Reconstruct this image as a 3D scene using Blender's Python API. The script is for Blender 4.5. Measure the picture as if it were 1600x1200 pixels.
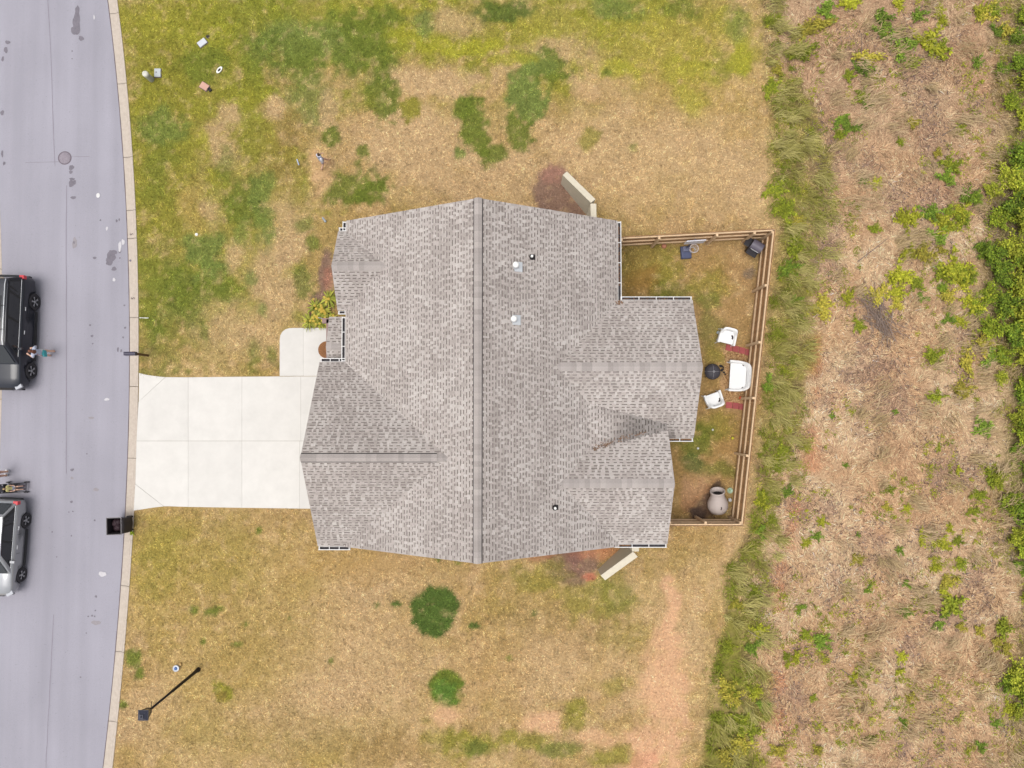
import bpy, bmesh, math, random
import numpy as np
from mathutils import Vector, Matrix

for o in list(bpy.data.objects):
    bpy.data.objects.remove(o)
scene = bpy.context.scene
COL = scene.collection
R = math.radians

# ------------------------------------------------------------------ camera
CAM_H, FPX, TILT = 33.0, 1109.0, R(2.0)
cd = bpy.data.cameras.new('camera')
cam = bpy.data.objects.new('camera', cd)
COL.objects.link(cam)
cam.location = (0, 0, CAM_H)
cam.rotation_euler = (TILT, 0, 0)
cd.sensor_width = 36.0
cd.lens = 36.0 * FPX / 1600.0
cd.clip_start, cd.clip_end = 0.5, 2000
scene.camera = cam

# ------------------------------------------------------------------ light
SUN_EL, SUN_AZ = R(76), R(240)          # azimuth clockwise from north (+Y)
world = bpy.data.worlds.new('World')
scene.world = world
world.use_nodes = True
wn, wl = world.node_tree.nodes, world.node_tree.links
bgn = wn['Background']
sky = wn.new('ShaderNodeTexSky')
sky.sky_type = 'NISHITA'
sky.sun_disc = False
sky.sun_elevation = SUN_EL
sky.sun_rotation = SUN_AZ
sky.dust_density = 4.0
hsv = wn.new('ShaderNodeHueSaturation')      # thin overcast: the whole sky greyed evenly
hsv.inputs['Saturation'].default_value = 0.18
wl.new(sky.outputs[0], hsv.inputs['Color'])
wl.new(hsv.outputs[0], bgn.inputs[0])
bgn.inputs[1].default_value = 0.15
sd = bpy.data.lights.new('sun', 'SUN')
sd.energy = 1.15
sd.angle = R(32)
sd.color = (1.0, 0.95, 0.88)
sun = bpy.data.objects.new('sun', sd)
COL.objects.link(sun)
sdir = Vector((math.sin(SUN_AZ) * math.cos(SUN_EL), math.cos(SUN_AZ) * math.cos(SUN_EL), math.sin(SUN_EL)))
sun.rotation_euler = sdir.to_track_quat('Z', 'Y').to_euler()
scene.view_settings.view_transform = 'Standard'
scene.view_settings.look = 'None'
scene.view_settings.gamma = 1.0
scene.view_settings.use_curve_mapping = False
scene.view_settings.exposure = 0.54
scene.render.engine = 'CYCLES'

# ------------------------------------------------------------------ helpers
GAIN = 1.75
def lin(c):
    c = c / 255.0
    return c / 12.92 if c <= 0.04045 else ((c + 0.055) / 1.055) ** 2.4
def C(r, g, b, k=1.0):
    return np.array([lin(r), lin(g), lin(b)]) / GAIN * k
def C4(r, g, b, k=1.0):
    return tuple(C(r, g, b, k)) + (1.0,)

def W(u, v, z=0.0):
    """survey point: where on the level z the photograph's point (u, v) stands"""
    x, y = (u - 800) / FPX, -(v - 600) / FPX
    dy = y * math.cos(TILT) + math.sin(TILT)
    dz = y * math.sin(TILT) - math.cos(TILT)
    s = (CAM_H - z) / -dz
    return Vector((x * s, dy * s, z))

def mat(name, col, rough=0.8, var=0.12, scale=6.0, bump=0.0, bscale=60.0, metal=0.0, spec=0.3, attr=None,
        objvar=0.0, detail=6.0, clear=0.0, stretch=None):
    m = bpy.data.materials.new(name)
    m.use_nodes = True
    n, l = m.node_tree.nodes, m.node_tree.links
    b = n['Principled BSDF']
    b.inputs['Roughness'].default_value = rough
    b.inputs['Metallic'].default_value = metal
    b.inputs['Specular IOR Level'].default_value = spec
    if clear:
        b.inputs['Coat Weight'].default_value = clear
        b.inputs['Coat Roughness'].default_value = 0.06
    tc = n.new('ShaderNodeTexCoord')
    vec = tc.outputs['Object']
    if stretch:
        mp = n.new('ShaderNodeMapping')
        mp.inputs['Scale'].default_value = stretch
        l.new(vec, mp.inputs[0])
        vec = mp.outputs[0]
    if attr:
        a = n.new('ShaderNodeAttribute')
        a.attribute_name = attr
        csock = a.outputs['Color']
    else:
        rgb = n.new('ShaderNodeRGB')
        rgb.outputs[0].default_value = tuple(col[:3]) + (1,)
        csock = rgb.outputs[0]
    if var > 0:
        tx = n.new('ShaderNodeTexNoise')
        tx.inputs['Scale'].default_value = scale
        tx.inputs['Detail'].default_value = detail
        tx.inputs['Roughness'].default_value = 0.65
        l.new(vec, tx.inputs['Vector'])
        mr = n.new('ShaderNodeMapRange')
        mr.inputs[1].default_value, mr.inputs[2].default_value = 0.3, 0.7
        mr.inputs[3].default_value, mr.inputs[4].default_value = 1 - var, 1 + var
        l.new(tx.outputs['Fac'], mr.inputs[0])
        vm = n.new('ShaderNodeVectorMath')
        vm.operation = 'SCALE'
        l.new(csock, vm.inputs[0])
        l.new(mr.outputs[0], vm.inputs['Scale'])
        csock = vm.outputs[0]
    if objvar > 0:
        oi = n.new('ShaderNodeObjectInfo')
        mr2 = n.new('ShaderNodeMapRange')
        mr2.inputs[3].default_value, mr2.inputs[4].default_value = 1 - objvar, 1 + objvar
        l.new(oi.outputs['Random'], mr2.inputs[0])
        vm2 = n.new('ShaderNodeVectorMath')
        vm2.operation = 'SCALE'
        l.new(csock, vm2.inputs[0])
        l.new(mr2.outputs[0], vm2.inputs['Scale'])
        csock = vm2.outputs[0]
    l.new(csock, b.inputs['Base Color'])
    if bump > 0:
        t2 = n.new('ShaderNodeTexNoise')
        t2.inputs['Scale'].default_value = bscale
        t2.inputs['Detail'].default_value = 4
        l.new(vec, t2.inputs['Vector'])
        bp = n.new('ShaderNodeBump')
        bp.inputs['Strength'].default_value = bump
        bp.inputs['Distance'].default_value = 0.02
        l.new(t2.outputs['Fac'], bp.inputs['Height'])
        l.new(bp.outputs[0], b.inputs['Normal'])
    return m

class MB:
    def __init__(self):
        self.v, self.f, self.mi, self.sm, self.col = [], [], [], [], []
    def add(self, verts, faces, mi=0, sm=False, col=None):
        o = len(self.v)
        self.v.extend([tuple(p) for p in verts])
        for f in faces:
            self.f.append(tuple(i + o for i in f))
            self.mi.append(mi)
            self.sm.append(sm)
            self.col.append(col)
        return self
    def box(self, c, s, rz=0, mi=0, taper=1.0, M=None):
        vs = []
        for z in (-.5, .5):
            k = taper if z > 0 else 1.0
            for x, y in ((-.5, -.5), (.5, -.5), (.5, .5), (-.5, .5)):
                p = Vector((x * s[0] * k, y * s[1] * k, z * s[2]))
                if M is not None:
                    p = M @ p
                elif rz:
                    p = Matrix.Rotation(rz, 3, 'Z') @ p
                vs.append(Vector(c) + p)
        return self.add(vs, [(3, 2, 1, 0), (4, 5, 6, 7), (0, 1, 5, 4), (1, 2, 6, 5), (2, 3, 7, 6), (3, 0, 4, 7)], mi)
    def prism(self, pts, z0, z1, mi=0):
        n = len(pts)
        a = sum(pts[i][0] * pts[(i + 1) % n][1] - pts[(i + 1) % n][0] * pts[i][1] for i in range(n))
        if a < 0:
            pts = pts[::-1]
        vs = [(p[0], p[1], z0) for p in pts] + [(p[0], p[1], z1) for p in pts]
        fs = [tuple(range(n - 1, -1, -1)), tuple(range(n, 2 * n))] + \
             [(i, (i + 1) % n, n + (i + 1) % n, n + i) for i in range(n)]
        return self.add(vs, fs, mi)
    def tube(self, path, rad, seg=8, mi=0, cap=True, sm=True):
        path = [Vector(p) for p in path]
        if not hasattr(rad, '__len__'):
            rad = [rad] * len(path)
        vs, fs = [], []
        for i, p in enumerate(path):
            d = (path[min(i + 1, len(path) - 1)] - path[max(i - 1, 0)]).normalized()
            up = Vector((0, 0, 1)) if abs(d.z) < .95 else Vector((1, 0, 0))
            a = d.cross(up).normalized()
            b = a.cross(d)
            for k in range(seg):
                t = 2 * math.pi * k / seg
                vs.append(p + (a * math.cos(t) + b * math.sin(t)) * rad[i])
        for i in range(len(path) - 1):
            for k in range(seg):
                k2 = (k + 1) % seg
                fs.append((i * seg + k, i * seg + k2, (i + 1) * seg + k2, (i + 1) * seg + k))
        self.add(vs, fs, mi, sm)
        if cap:
            self.add(vs[:seg], [tuple(range(seg))], mi)
            self.add(vs[-seg:], [tuple(range(seg - 1, -1, -1))], mi)
        return self
    def lathe(self, prof, seg=20, mi=0, sm=True, M=None, c=(0, 0, 0)):
        vs, fs = [], []
        for r, z in prof:
            for k in range(seg):
                t = 2 * math.pi * k / seg
                p = Vector((r * math.cos(t), r * math.sin(t), z))
                if M is not None:
                    p = M @ p
                vs.append(p + Vector(c))
        n = len(prof)
        for i in range(n - 1):
            for k in range(seg):
                k2 = (k + 1) % seg
                fs.append((i * seg + k, i * seg + k2, (i + 1) * seg + k2, (i + 1) * seg + k))
        return self.add(vs, fs, mi, sm)
    def torus(self, c, R_, r, seg=24, rs=6, mi=0, M=None):
        path, vs, fs = [], [], []
        for i in range(seg):
            t = 2 * math.pi * i / seg
            for k in range(rs):
                q = 2 * math.pi * k / rs
                p = Vector(((R_ + r * math.cos(q)) * math.cos(t), (R_ + r * math.cos(q)) * math.sin(t), r * math.sin(q)))
                if M is not None:
                    p = M @ p
                vs.append(p + Vector(c))
        for i in range(seg):
            for k in range(rs):
                i2, k2 = (i + 1) % seg, (k + 1) % rs
                fs.append((i * rs + k, i2 * rs + k, i2 * rs + k2, i * rs + k2))
        return self.add(vs, fs, mi, True)
    def sphere(self, c, r, seg=14, rings=8, mi=0, sc=(1, 1, 1)):
        prof = [(max(1e-4, r * math.sin(math.pi * i / rings)), -r * math.cos(math.pi * i / rings)) for i in range(rings + 1)]
        M = Matrix.Diagonal(Vector(sc))
        return self.lathe(prof, seg, mi, True, M, c)
    def mesh(self, name, mats):
        me = bpy.data.meshes.new(name)
        me.from_pydata(self.v, [], self.f)
        for m in (mats if isinstance(mats, (list, tuple)) else [mats]):
            me.materials.append(m)
        me.polygons.foreach_set('material_index', self.mi)
        me.polygons.foreach_set('use_smooth', self.sm)
        if any(c is not None for c in self.col):
            at = me.attributes.new('Col', 'FLOAT_COLOR', 'FACE')
            arr = np.ones((len(self.f), 4), np.float32)
            arr[:, :3] = np.array([c if c is not None else (1, 1, 1) for c in self.col], np.float32)
            at.data.foreach_set('color', arr.ravel())
        me.update()
        return me
    def obj(self, name, mats, parent=None, loc=None, rot=None):
        return link(name, self.mesh(name, mats), parent, loc, rot)

def link(name, data, parent=None, loc=None, rot=None):
    o = bpy.data.objects.new(name, data)
    COL.objects.link(o)
    if parent:
        o.parent = parent
    if loc is not None:
        o.location = loc
    if rot is not None:
        o.rotation_euler = rot
    return o

def tag(o, label=None, cat=None, group=None, kind=None):
    if label: o['label'] = label
    if cat: o['category'] = cat
    if group: o['group'] = group
    if kind: o['kind'] = kind
    return o

def thing(name, label, cat, loc=(0, 0, 0), rz=0.0, group=None):
    return tag(link(name, None, None, loc, (0, 0, rz)), label, cat, group)

def bevel(o, w=0.02, seg=2):
    m = o.modifiers.new('bevel', 'BEVEL')
    m.width, m.segments, m.limit_method = w, seg, 'ANGLE'
    return o

def fast_mesh(name, co, tris_per, faces_idx, cols, material):
    """co (N,3), faces_idx (F,k), cols (F,3): a big mesh straight from arrays"""
    me = bpy.data.meshes.new(name)
    nf, k = faces_idx.shape
    me.vertices.add(len(co))
    me.vertices.foreach_set('co', co.astype(np.float32).ravel())
    me.loops.add(nf * k)
    me.loops.foreach_set('vertex_index', faces_idx.astype(np.int32).ravel())
    me.polygons.add(nf)
    me.polygons.foreach_set('loop_start', np.arange(0, nf * k, k, dtype=np.int32))
    me.polygons.foreach_set('loop_total', np.full(nf, k, np.int32))
    at = me.attributes.new('Col', 'FLOAT_COLOR', 'FACE')
    a = np.ones((nf, 4), np.float32)
    a[:, :3] = cols
    at.data.foreach_set('color', a.ravel())
    me.materials.append(material)
    me.update(calc_edges=True)
    return me

# value noise, vectorised
_rng = np.random.RandomState(7)
_LAT = _rng.rand(256, 256)
def vnoise(x, y, s, seed=0):
    x = x / s + seed * 17.31
    y = y / s + seed * 9.77
    xi, yi = np.floor(x).astype(int), np.floor(y).astype(int)
    fx, fy = x - xi, y - yi
    fx, fy = fx * fx * (3 - 2 * fx), fy * fy * (3 - 2 * fy)
    a, b = _LAT[xi & 255, yi & 255], _LAT[(xi + 1) & 255, yi & 255]
    c, d = _LAT[xi & 255, (yi + 1) & 255], _LAT[(xi + 1) & 255, (yi + 1) & 255]
    return (a * (1 - fx) + b * fx) * (1 - fy) + (c * (1 - fx) + d * fx) * fy
def fbm(x, y, s, seed=0, oct=4):
    t, amp, tot = 0, 1.0, 0
    for i in range(oct):
        t = t + amp * vnoise(x, y, s / 2 ** i, seed + i * 3)
        tot += amp
        amp *= .55
    return t / tot
def sstep(a, b, x):
    t = np.clip((x - a) / (b - a), 0, 1)
    return t * t * (3 - 2 * t)

# ------------------------------------------------------------------ kerb lines (survey)
_kr = [(167, 0), (178, 100), (189, 200), (195, 300), (199, 400), (200.5, 500), (200, 600), (197.5, 700), (194, 800), (189, 900), (181.5, 1000), (171, 1100), (161, 1180)]
_kb = [(184, 0), (193.5, 100), (205, 200), (212, 300), (216, 400), (217, 500), (215.5, 600), (212, 700), (208.5, 800), (205, 900), (198, 1000), (187, 1100), (177, 1180)]
def _fit(pts):
    P = [W(u, v) for u, v in pts]
    return np.poly1d(np.polyfit([p.y for p in P], [p.x for p in P], 3))
_fr, _fb = _fit(_kr), _fit(_kb)
def _ext(f, y):
    y = np.asarray(y, float)
    yc = np.clip(y, -18, 20)
    return f(yc) + f.deriv()(yc) * (y - yc)
def kerb_road(y): return _ext(_fr, y)
def kerb_back(y): return _ext(_fb, y)
ROADW = 5.95
def lkerb_road(y): return kerb_road(y) - ROADW
def lkerb_back(y): return kerb_back(y) - ROADW - 0.95

# ------------------------------------------------------------------ ground colour survey
T_, GO, OL, GR, DG, BG, YG, PK, BR = (C(206, 174, 130), C(186, 160, 92), C(150, 144, 58), C(114, 126, 50), C(90, 110, 50),
                                     C(124, 138, 68), C(172, 168, 60), C(230, 182, 142), C(150, 118, 70))
MU = C(150, 120, 102)
SOIL = C(206, 140, 104)
# (u, v, ru, rv, colour, softness, strength)
PATCHES = [
    # road-side and top of the north lawn
    (290, 60, 120, 90, OL, .5, .8), (250, 220, 60, 160, OL, .5, .8), (330, 330, 150, 260, OL, .6, .55), (250, 480, 50, 100, GR, .6, .5),
    (420, 50, 140, 60, GR, .6, .55), (640, 55, 160, 40, OL, .6, .6), (900, 40, 300, 60, OL, .7, .6), (1080, 110, 130, 90, GO, .6, .7),
    (480, 68, 95, 42, BG, .4, .85), (575, 52, 62, 44, GR, .35, .9), (660, 40, 14, 24, BG, .4, .8), (790, 14, 52, 20, DG, .35, .8),
    (962, 12, 40, 24, BG, .4, .8), (1065, 18, 32, 20, GR, .45, .7), (1150, 40, 20, 40, BG, .5, .6), (330, 75, 60, 40, YG, .6, .4), (310, 105, 46, 26, GR, .5, .7),
    (650, 62, 50, 22, YG, .5, .8), (720, 72, 70, 14, YG, .45, .9), (800, 92, 40, 10, YG, .5, .7), (1155, 85, 22, 30, YG, .5, .9), (1140, 100, 30, 28, GR, .6, .4),
    (1085, 110, 50, 26, YG, .6, .7), (965, 108, 44, 16, YG, .5, .7), (1075, 155, 28, 22, YG, .6, .6), (950, 115, 9, 6, GR, .4, .8),
    (680, 125, 110, 26, T_, .5, .9), (640, 235, 110, 70, T_, .6, .9), (790, 275, 110, 40, T_, .6, .7), (880, 85, 50, 30, T_, .6, .8), (700, 30, 50, 22, T_, .6, .7),
    (990, 240, 160, 70, T_, .7, .7), (1130, 280, 80, 70, T_, .7, .7),
    (822, 140, 30, 52, BG, .22, .95), (862, 112, 26, 34, GR, .3, .9), (876, 137, 14, 15, OL, .3, .9), (812, 205, 26, 30, GR, .28, .9), (845, 100, 22, 20, BG, .4, .7),
    (728, 165, 22, 20, GR, .25, .95), (745, 192, 26, 46, GR, .22, .95), (766, 240, 24, 16, GR, .3, .9), (716, 238, 9, 14, BG, .3, .9),
    (590, 150, 36, 42, GR, .3, .9), (640, 172, 22, 24, OL, .3, .95), (488, 150, 46, 46, BG, .5, .7), (470, 110, 40, 26, GR, .5, .7), (516, 212, 14, 17, GR, .25, .9), (590, 110, 12, 26, GR, .4, .7),
    (566, 238, 13, 11, GR, .3, .85), (548, 292, 48, 34, GR, .3, .85), (578, 300, 30, 26, GR, .3, .9), (545, 165, 40, 25, OL, .5, .5), (920, 220, 16, 18, OL, .4, .7), (992, 232, 9, 8, GR, .4, .6),
    (255, 195, 46, 26, BG, .5, .75), (250, 260, 26, 60, GR, .6, .5), (345, 225, 22, 34, T_, .5, .8), (360, 175, 16, 20, T_, .5, .8), (320, 220, 12, 14, YG, .5, .7), (350, 255, 14, 30, GR, .5, .6),
    (432, 165, 16, 18, T_, .4, .8), (515, 175, 14, 40, T_, .5, .7), (500, 275, 16, 40, PK, .5, .6), (470, 285, 18, 30, OL, .6, .5),
    (322, 395, 34, 38, BG, .4, .85), (300, 455, 60, 46, GR, .5, .7), (340, 440, 40, 40, GR, .5, .6), (385, 325, 36, 44, GR, .4, .8), (412, 318, 16, 60, BG, .4, .7), (375, 370, 18, 24, BG, .4, .6), (300, 320, 30, 40, GO, .6, .7),
    (448, 375, 34, 50, T_, .5, .85), (430, 430, 40, 60, T_, .55, .8), (365, 510, 70, 40, T_, .6, .7), (370, 400, 14, 22, T_, .5, .7), (330, 330, 16, 20, T_, .6, .7), (486, 380, 14, 14, GR, .3, .8), (470, 350, 20, 14, GR, .4, .7),
    (395, 435, 14, 14, BG, .4, .7), (472, 440, 14, 30, GR, .4, .7), (410, 485, 8, 12, BG, .4, .7), (240, 510, 14, 30, GR, .5, .7), (320, 515, 8, 20, GR, .5, .6), (395, 560, 10, 26, GR, .5, .6), (425, 560, 10, 20, GR, .5, .6),
    (445, 235, 40, 60, BR, .7, .35), (300, 160, 40, 20, OL, .6, .6), (210, 580, 80, 10, GR, .5, .5),
    (300, 30, 160, 40, YG, .8, .35), (560, 20, 120, 26, YG, .8, .4), (880, 50, 120, 40, YG, .8, .4), (1060, 60, 110, 50, YG, .8, .45), (440, 90, 80, 40, GR, .7, .5), (560, 95, 60, 30, GR, .7, .5),
    # south lawn
    (300, 870, 120, 70, C(168, 150, 76), .8, .6), (540, 1160, 130, 50, C(172, 150, 88), .8, .55), (420, 1000, 110, 60, C(182, 156, 92), .8, .5), (560, 880, 120, 30, C(190, 154, 96), .7, .5),
    (330, 1150, 110, 40, C(176, 154, 88), .8, .5), (830, 940, 90, 40, C(172, 148, 84), .8, .5), (760, 1040, 60, 60, C(196, 160, 108), .8, .5),
    (250, 900, 60, 110, GO, .6, .8), (250, 870, 40, 60, OL, .7, .45), (330, 1060, 100, 100, GO, .7, .6), (235, 1120, 50, 60, T_, .6, .6), (420, 900, 120, 90, GO, .7, .5),
    (205, 1030, 13, 20, GR, .35, .9), (214, 1052, 9, 12, GR, .3, .9), (193, 1099, 6, 6, GR, .25, .9), (347, 1084, 13, 18, OL, .25, .95), (345, 1090, 8, 9, BR, .4, .5),
    (300, 953, 8, 7, GR, .3, .9), (330, 957, 13, 7, GR, .35, .85), (384, 975, 5, 5, GR, .4, .8), (318, 1003, 4, 5, GR, .3, .9), (370, 1007, 10, 4, GR, .4, .7), (345, 952, 8, 5, GR, .4, .7), (405, 828, 6, 7, GR, .35, .9),
    (680, 956, 37, 43, DG, .10, 1.), (697, 1077, 27, 31, GR, .12, 1.), (695, 1085, 20, 20, C(96, 138, 60), .3, .6), (619, 944, 9, 5, DG, .2, .95), (741, 978, 10, 6, DG, .2, .95), (590, 945, 5, 5, DG, .3, .7), (645, 973, 4, 5, DG, .2, .9), (516, 1030, 5, 6, GR, .3, .85), (453, 967, 3, 3, GR, .3, .8),
    (683, 872, 6, 4, GR, .3, .8), (715, 880, 6, 5, GR, .3, .8), (795, 1028, 5, 5, GR, .3, .8), (836, 960, 6, 7, DG, .4, .7),
    (560, 1010, 160, 120, T_, .7, .7), (620, 900, 100, 40, T_, .7, .6), (480, 1130, 140, 60, T_, .7, .6), (860, 1020, 80, 90, T_, .7, .7), (930, 930, 60, 40, OL, .6, .6), (970, 920, 40, 40, GR, .7, .4),
    (840, 900, 50, 30, OL, .6, .6), (980, 1000, 60, 30, OL, .7, .4), (900, 970, 100, 50, BR, .8, .35),
    (1050, 950, 14, 60, PK, .5, .9), (1040, 1010, 30, 30, PK, .6, .7), (1040, 1085, 44, 80, PK, .5, .9), (1015, 1180, 60, 40, PK, .5, .95), (1010, 1190, 30, 16, C(226, 166, 132), .5, .7), (850, 1130, 46, 16, PK, .5, .8), (930, 1155, 30, 14, PK, .5, .6), (700, 1115, 30, 20, PK, .5, .7), (1085, 1000, 26, 40, T_, .6, .7),
    (740, 1165, 44, 26, OL, .5, .85), (744, 1172, 24, 16, DG, .5, .6), (820, 1160, 40, 20, OL, .5, .8), (870, 1172, 36, 14, GR, .5, .7), (905, 1110, 24, 22, OL, .5, .8), (890, 1130, 20, 20, OL, .5, .7), (960, 1070, 26, 14, OL, .6, .5), (960, 1180, 40, 16, OL, .5, .8), (680, 1150, 30, 24, OL, .6, .6), (600, 1170, 80, 30, BR, .7, .4), (510, 1190, 30, 16, GO, .6, .6),
    # beds by the house
    (866, 298, 34, 38, MU, .18, 1.), (862, 275, 20, 16, C(176, 130, 112), .3, .7), (878, 325, 40, 26, MU, .2, 1.),
    (892, 880, 44, 36, MU, .2, .95), (925, 862, 30, 14, SOIL, .4, .6), (922, 900, 12, 7, C(206, 128, 100), .3, .8), (955, 862, 22, 12, SOIL, .5, .6), (845, 868, 30, 8, C(170, 120, 90), .5, .8), (898, 870, 20, 20, C(140, 100, 92), .5, .6),
    (512, 440, 14, 50, MU, .2, 1.), (500, 480, 20, 26, MU, .2, 1.), (488, 500, 14, 14, C(150, 110, 100), .2, .95), (516, 440, 10, 22, C(178, 124, 104), .4, .7),
    # back yard
    (1080, 590, 110, 230, C(170, 134, 82), .15, .55), (1020, 420, 54, 45, OL, .5, .75), (1050, 460, 40, 30, GR, .6, .6), (1110, 440, 40, 30, OL, .5, .6), (1110, 470, 20, 16, GR, .5, .6), (1000, 440, 30, 26, C(166, 120, 70), .6, .6), (1165, 420, 22, 40, C(186, 148, 104), .6, .7), (1172, 425, 10, 9, C(140, 124, 106), .4, .8),
    (1000, 400, 30, 20, C(150, 122, 74), .6, .5), (1110, 510, 20, 30, GR, .6, .5), (1120, 550, 16, 20, OL, .6, .6), (1080, 690, 34, 24, GR, .5, .75), (1110, 670, 40, 22, OL, .6, .6), (1075, 720, 20, 16, C(92, 110, 56), .4, .7), (1120, 735, 40, 14, GR, .5, .6), (1140, 690, 26, 40, C(176, 138, 84), .6, .5), (1085, 760, 26, 30, C(196, 154, 118), .5, .8), (1100, 785, 26, 28, C(168, 124, 88), .5, .7),
    (1105, 790, 20, 22, C(104, 84, 72), .3, .85), (1120, 763, 10, 9, C(96, 78, 70), .3, .85), (1092, 800, 14, 12, C(90, 74, 66), .3, .8),
    (1152, 592, 28, 44, C(206, 166, 120), .15, 1.), (1128, 582, 8, 10, C(110, 90, 76), .4, .6),
]
_P = []
PATCHES.sort(key=lambda q: -q[2] * q[3])
for (u, v, ru, rv, c, so, st) in PATCHES:
    p = W(u, v)
    q1, q2 = W(u + ru, v), W(u, v - rv)
    _P.append((p.x, p.y, q1.x - p.x, q2.y - p.y, c, so, st))

# boundary lawn / rough strip, and rough strip / dry field (x as a function of y)
def _line(pts):
    P = sorted([W(u, v) for u, v in pts], key=lambda p: p.y)
    ys, xs = [p.y for p in P], [p.x for p in P]
    return lambda y: np.interp(y, ys, xs)
edge_lawn = _line([(1188, -40), (1190, 100), (1200, 200), (1203, 330), (1216, 360), (1200, 500), (1184, 700), (1168, 830), (1135, 880), (1128, 960), (1112, 1040), (1100, 1120), (1088, 1240)])
edge_field = _line([(1215, -40), (1240, 80), (1270, 200), (1305, 300), (1285, 400), (1268, 500), (1262, 600), (1250, 720), (1225, 800), (1205, 900), (1200, 1000), (1205, 1100), (1200, 1240)])
edge_scrub = _line([(1590, -40), (1560, 80), (1570, 180), (1550, 290), (1540, 420), (1530, 520), (1575, 600), (1575, 680), (1565, 760), (1575, 860), (1600, 900), (1600, 1000), (1570, 1060), (1580, 1120), (1600, 1240)])

def ground_colour(x, y):
    n1 = fbm(x, y, 3.2, 1)
    n2 = fbm(x, y, 0.9, 5)
    n3 = fbm(x, y, 0.28, 9, 3)
    wx = x + (fbm(x, y, 1.1, 21) - .5) * 1.5 + (n3 - .5) * .22
    wy = y + (fbm(x, y, 1.1, 33) - .5) * 1.5 + (fbm(x, y, .3, 40, 3) - .5) * .22
    base = np.empty((len(x), 3))
    t = sstep(.32, .68, n1 * .55 + n2 * .45)[:, None]
    base[:] = C(206, 173, 126) * (1 - t) + C(184, 154, 100) * t
    # the road-side half of the north lawn is greener
    g = (sstep(2, 9, y) * sstep(-6, -15, x) * .6)[:, None]
    base = base * (1 - g) + OL * g
    # loose green regrowth, thick near the street and thin elsewhere
    ng = fbm(x, y, 1.5, 301, 5)
    gw = sstep(.44, .60, ng) * (.10 + .62 * sstep(2, 5, y) * sstep(-4, -11, x) + .55 * sstep(13, 16, y))
    gw = np.clip(gw + .45 * sstep(14.5, 18.5, y) * sstep(13, 4, x), 0, .9)
    base = base * (1 - gw[:, None]) + (C(126, 136, 46) * (1 - n2[:, None]) + C(164, 160, 56) * n2[:, None]) * gw[:, None]
    nt = fbm(x, y, .8, 320, 4)
    tw = sstep(.57, .70, nt) * .45
    base = base * (1 - tw[:, None]) + C(206, 172, 132) * tw[:, None]
    for (cx, cy, rx, ry, c, so, st) in _P:
        k = min(1.0, min(rx, ry) / .9) * (1 if so > .2 else .25)       # small patches are displaced less
        px, py = x + (wx - x) * k, y + (wy - y) * k
        sel = (np.abs(px - cx) < rx * 1.7) & (np.abs(py - cy) < ry * 1.7)
        if not sel.any():
            continue
        d = np.sqrt(((px[sel] - cx) / rx) ** 2 + ((py[sel] - cy) / ry) ** 2) + (n2[sel] - .5) * (.5 if so > .2 else .15) + (n3[sel] - .5) * (.9 if so > .2 else .35)
        w = (1 - sstep(1 - so, 1 + so * .6, d)) * st
        base[sel] = base[sel] * (1 - w[:, None]) + c * w[:, None]
    # faded, thin turf speckle
    sp = sstep(.60, .78, n3)[:, None] * .35
    base = base * (1 - sp) + C(204, 174, 128) * sp
    # rough strip
    e1 = edge_lawn(y) + (n2 - .5) * .7
    e2 = edge_field(y) - .25 + (n1 - .5) * 2.4 + (n2 - .5) * 1.8
    w1 = sstep(-.15, .25, x - e1)[:, None]
    tt = sstep(.35, .65, n2)[:, None]
    strip = C(190, 164, 112) * (1 - tt) + C(146, 138, 70) * tt
    sb = sstep(.56, .7, fbm(x, y, .6, 61))[:, None]
    strip = strip * (1 - sb * .6) + C(118, 96, 76) * sb * .6
    base = base * (1 - w1) + strip * w1
    # dry field
    w2 = sstep(-.35, .35, x - e2)[:, None]
    f1 = sstep(.36, .66, fbm(x, y * 1.5, 2.4, 70))[:, None]
    f2 = sstep(.45, .75, fbm(x, y, 1.0, 77))[:, None]
    f3 = sstep(.62, .75, fbm(x, y, 1.6, 83))[:, None]
    f4 = sstep(.60, .78, fbm(x, y, 2.2, 91))[:, None]
    fld = C(200, 162, 124) * (1 - f1) + C(218, 184, 147) * f1
    fld = fld * (1 - f2 * .45) + C(178, 138, 106) * f2 * .5
    fld = fld * (1 - f3 * .6) + C(150, 120, 104) * f3 * .65
    fld = fld * (1 - f4 * .4) + C(208, 154, 116) * f4 * .4
    topd = sstep(7, 15, y)[:, None] * .42
    fld = fld * (1 - topd) + C(164, 130, 104) * topd
    base = base * (1 - w2) + fld * w2
    # reddish soil track beside the strip
    tr = (np.exp(-((x - edge_field(y) - .45) / .4) ** 2) * sstep(.4, .6, n2) * sstep(8, 2, y))[:, None] * .7
    base = base * (1 - tr) + C(204, 142, 106) * tr
    # scrub floor
    w3 = sstep(-1.0, .8, x - edge_scrub(y) + (n2 - .5) * 2)[:, None]
    base = base * (1 - w3 * .8) + (C(110, 112, 48) * .9) * w3 * .8
    m = (0.86 + .28 * n3)[:, None]
    return np.clip(base * m, .002, 1), w1[:, 0], w2[:, 0], w3[:, 0]

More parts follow.
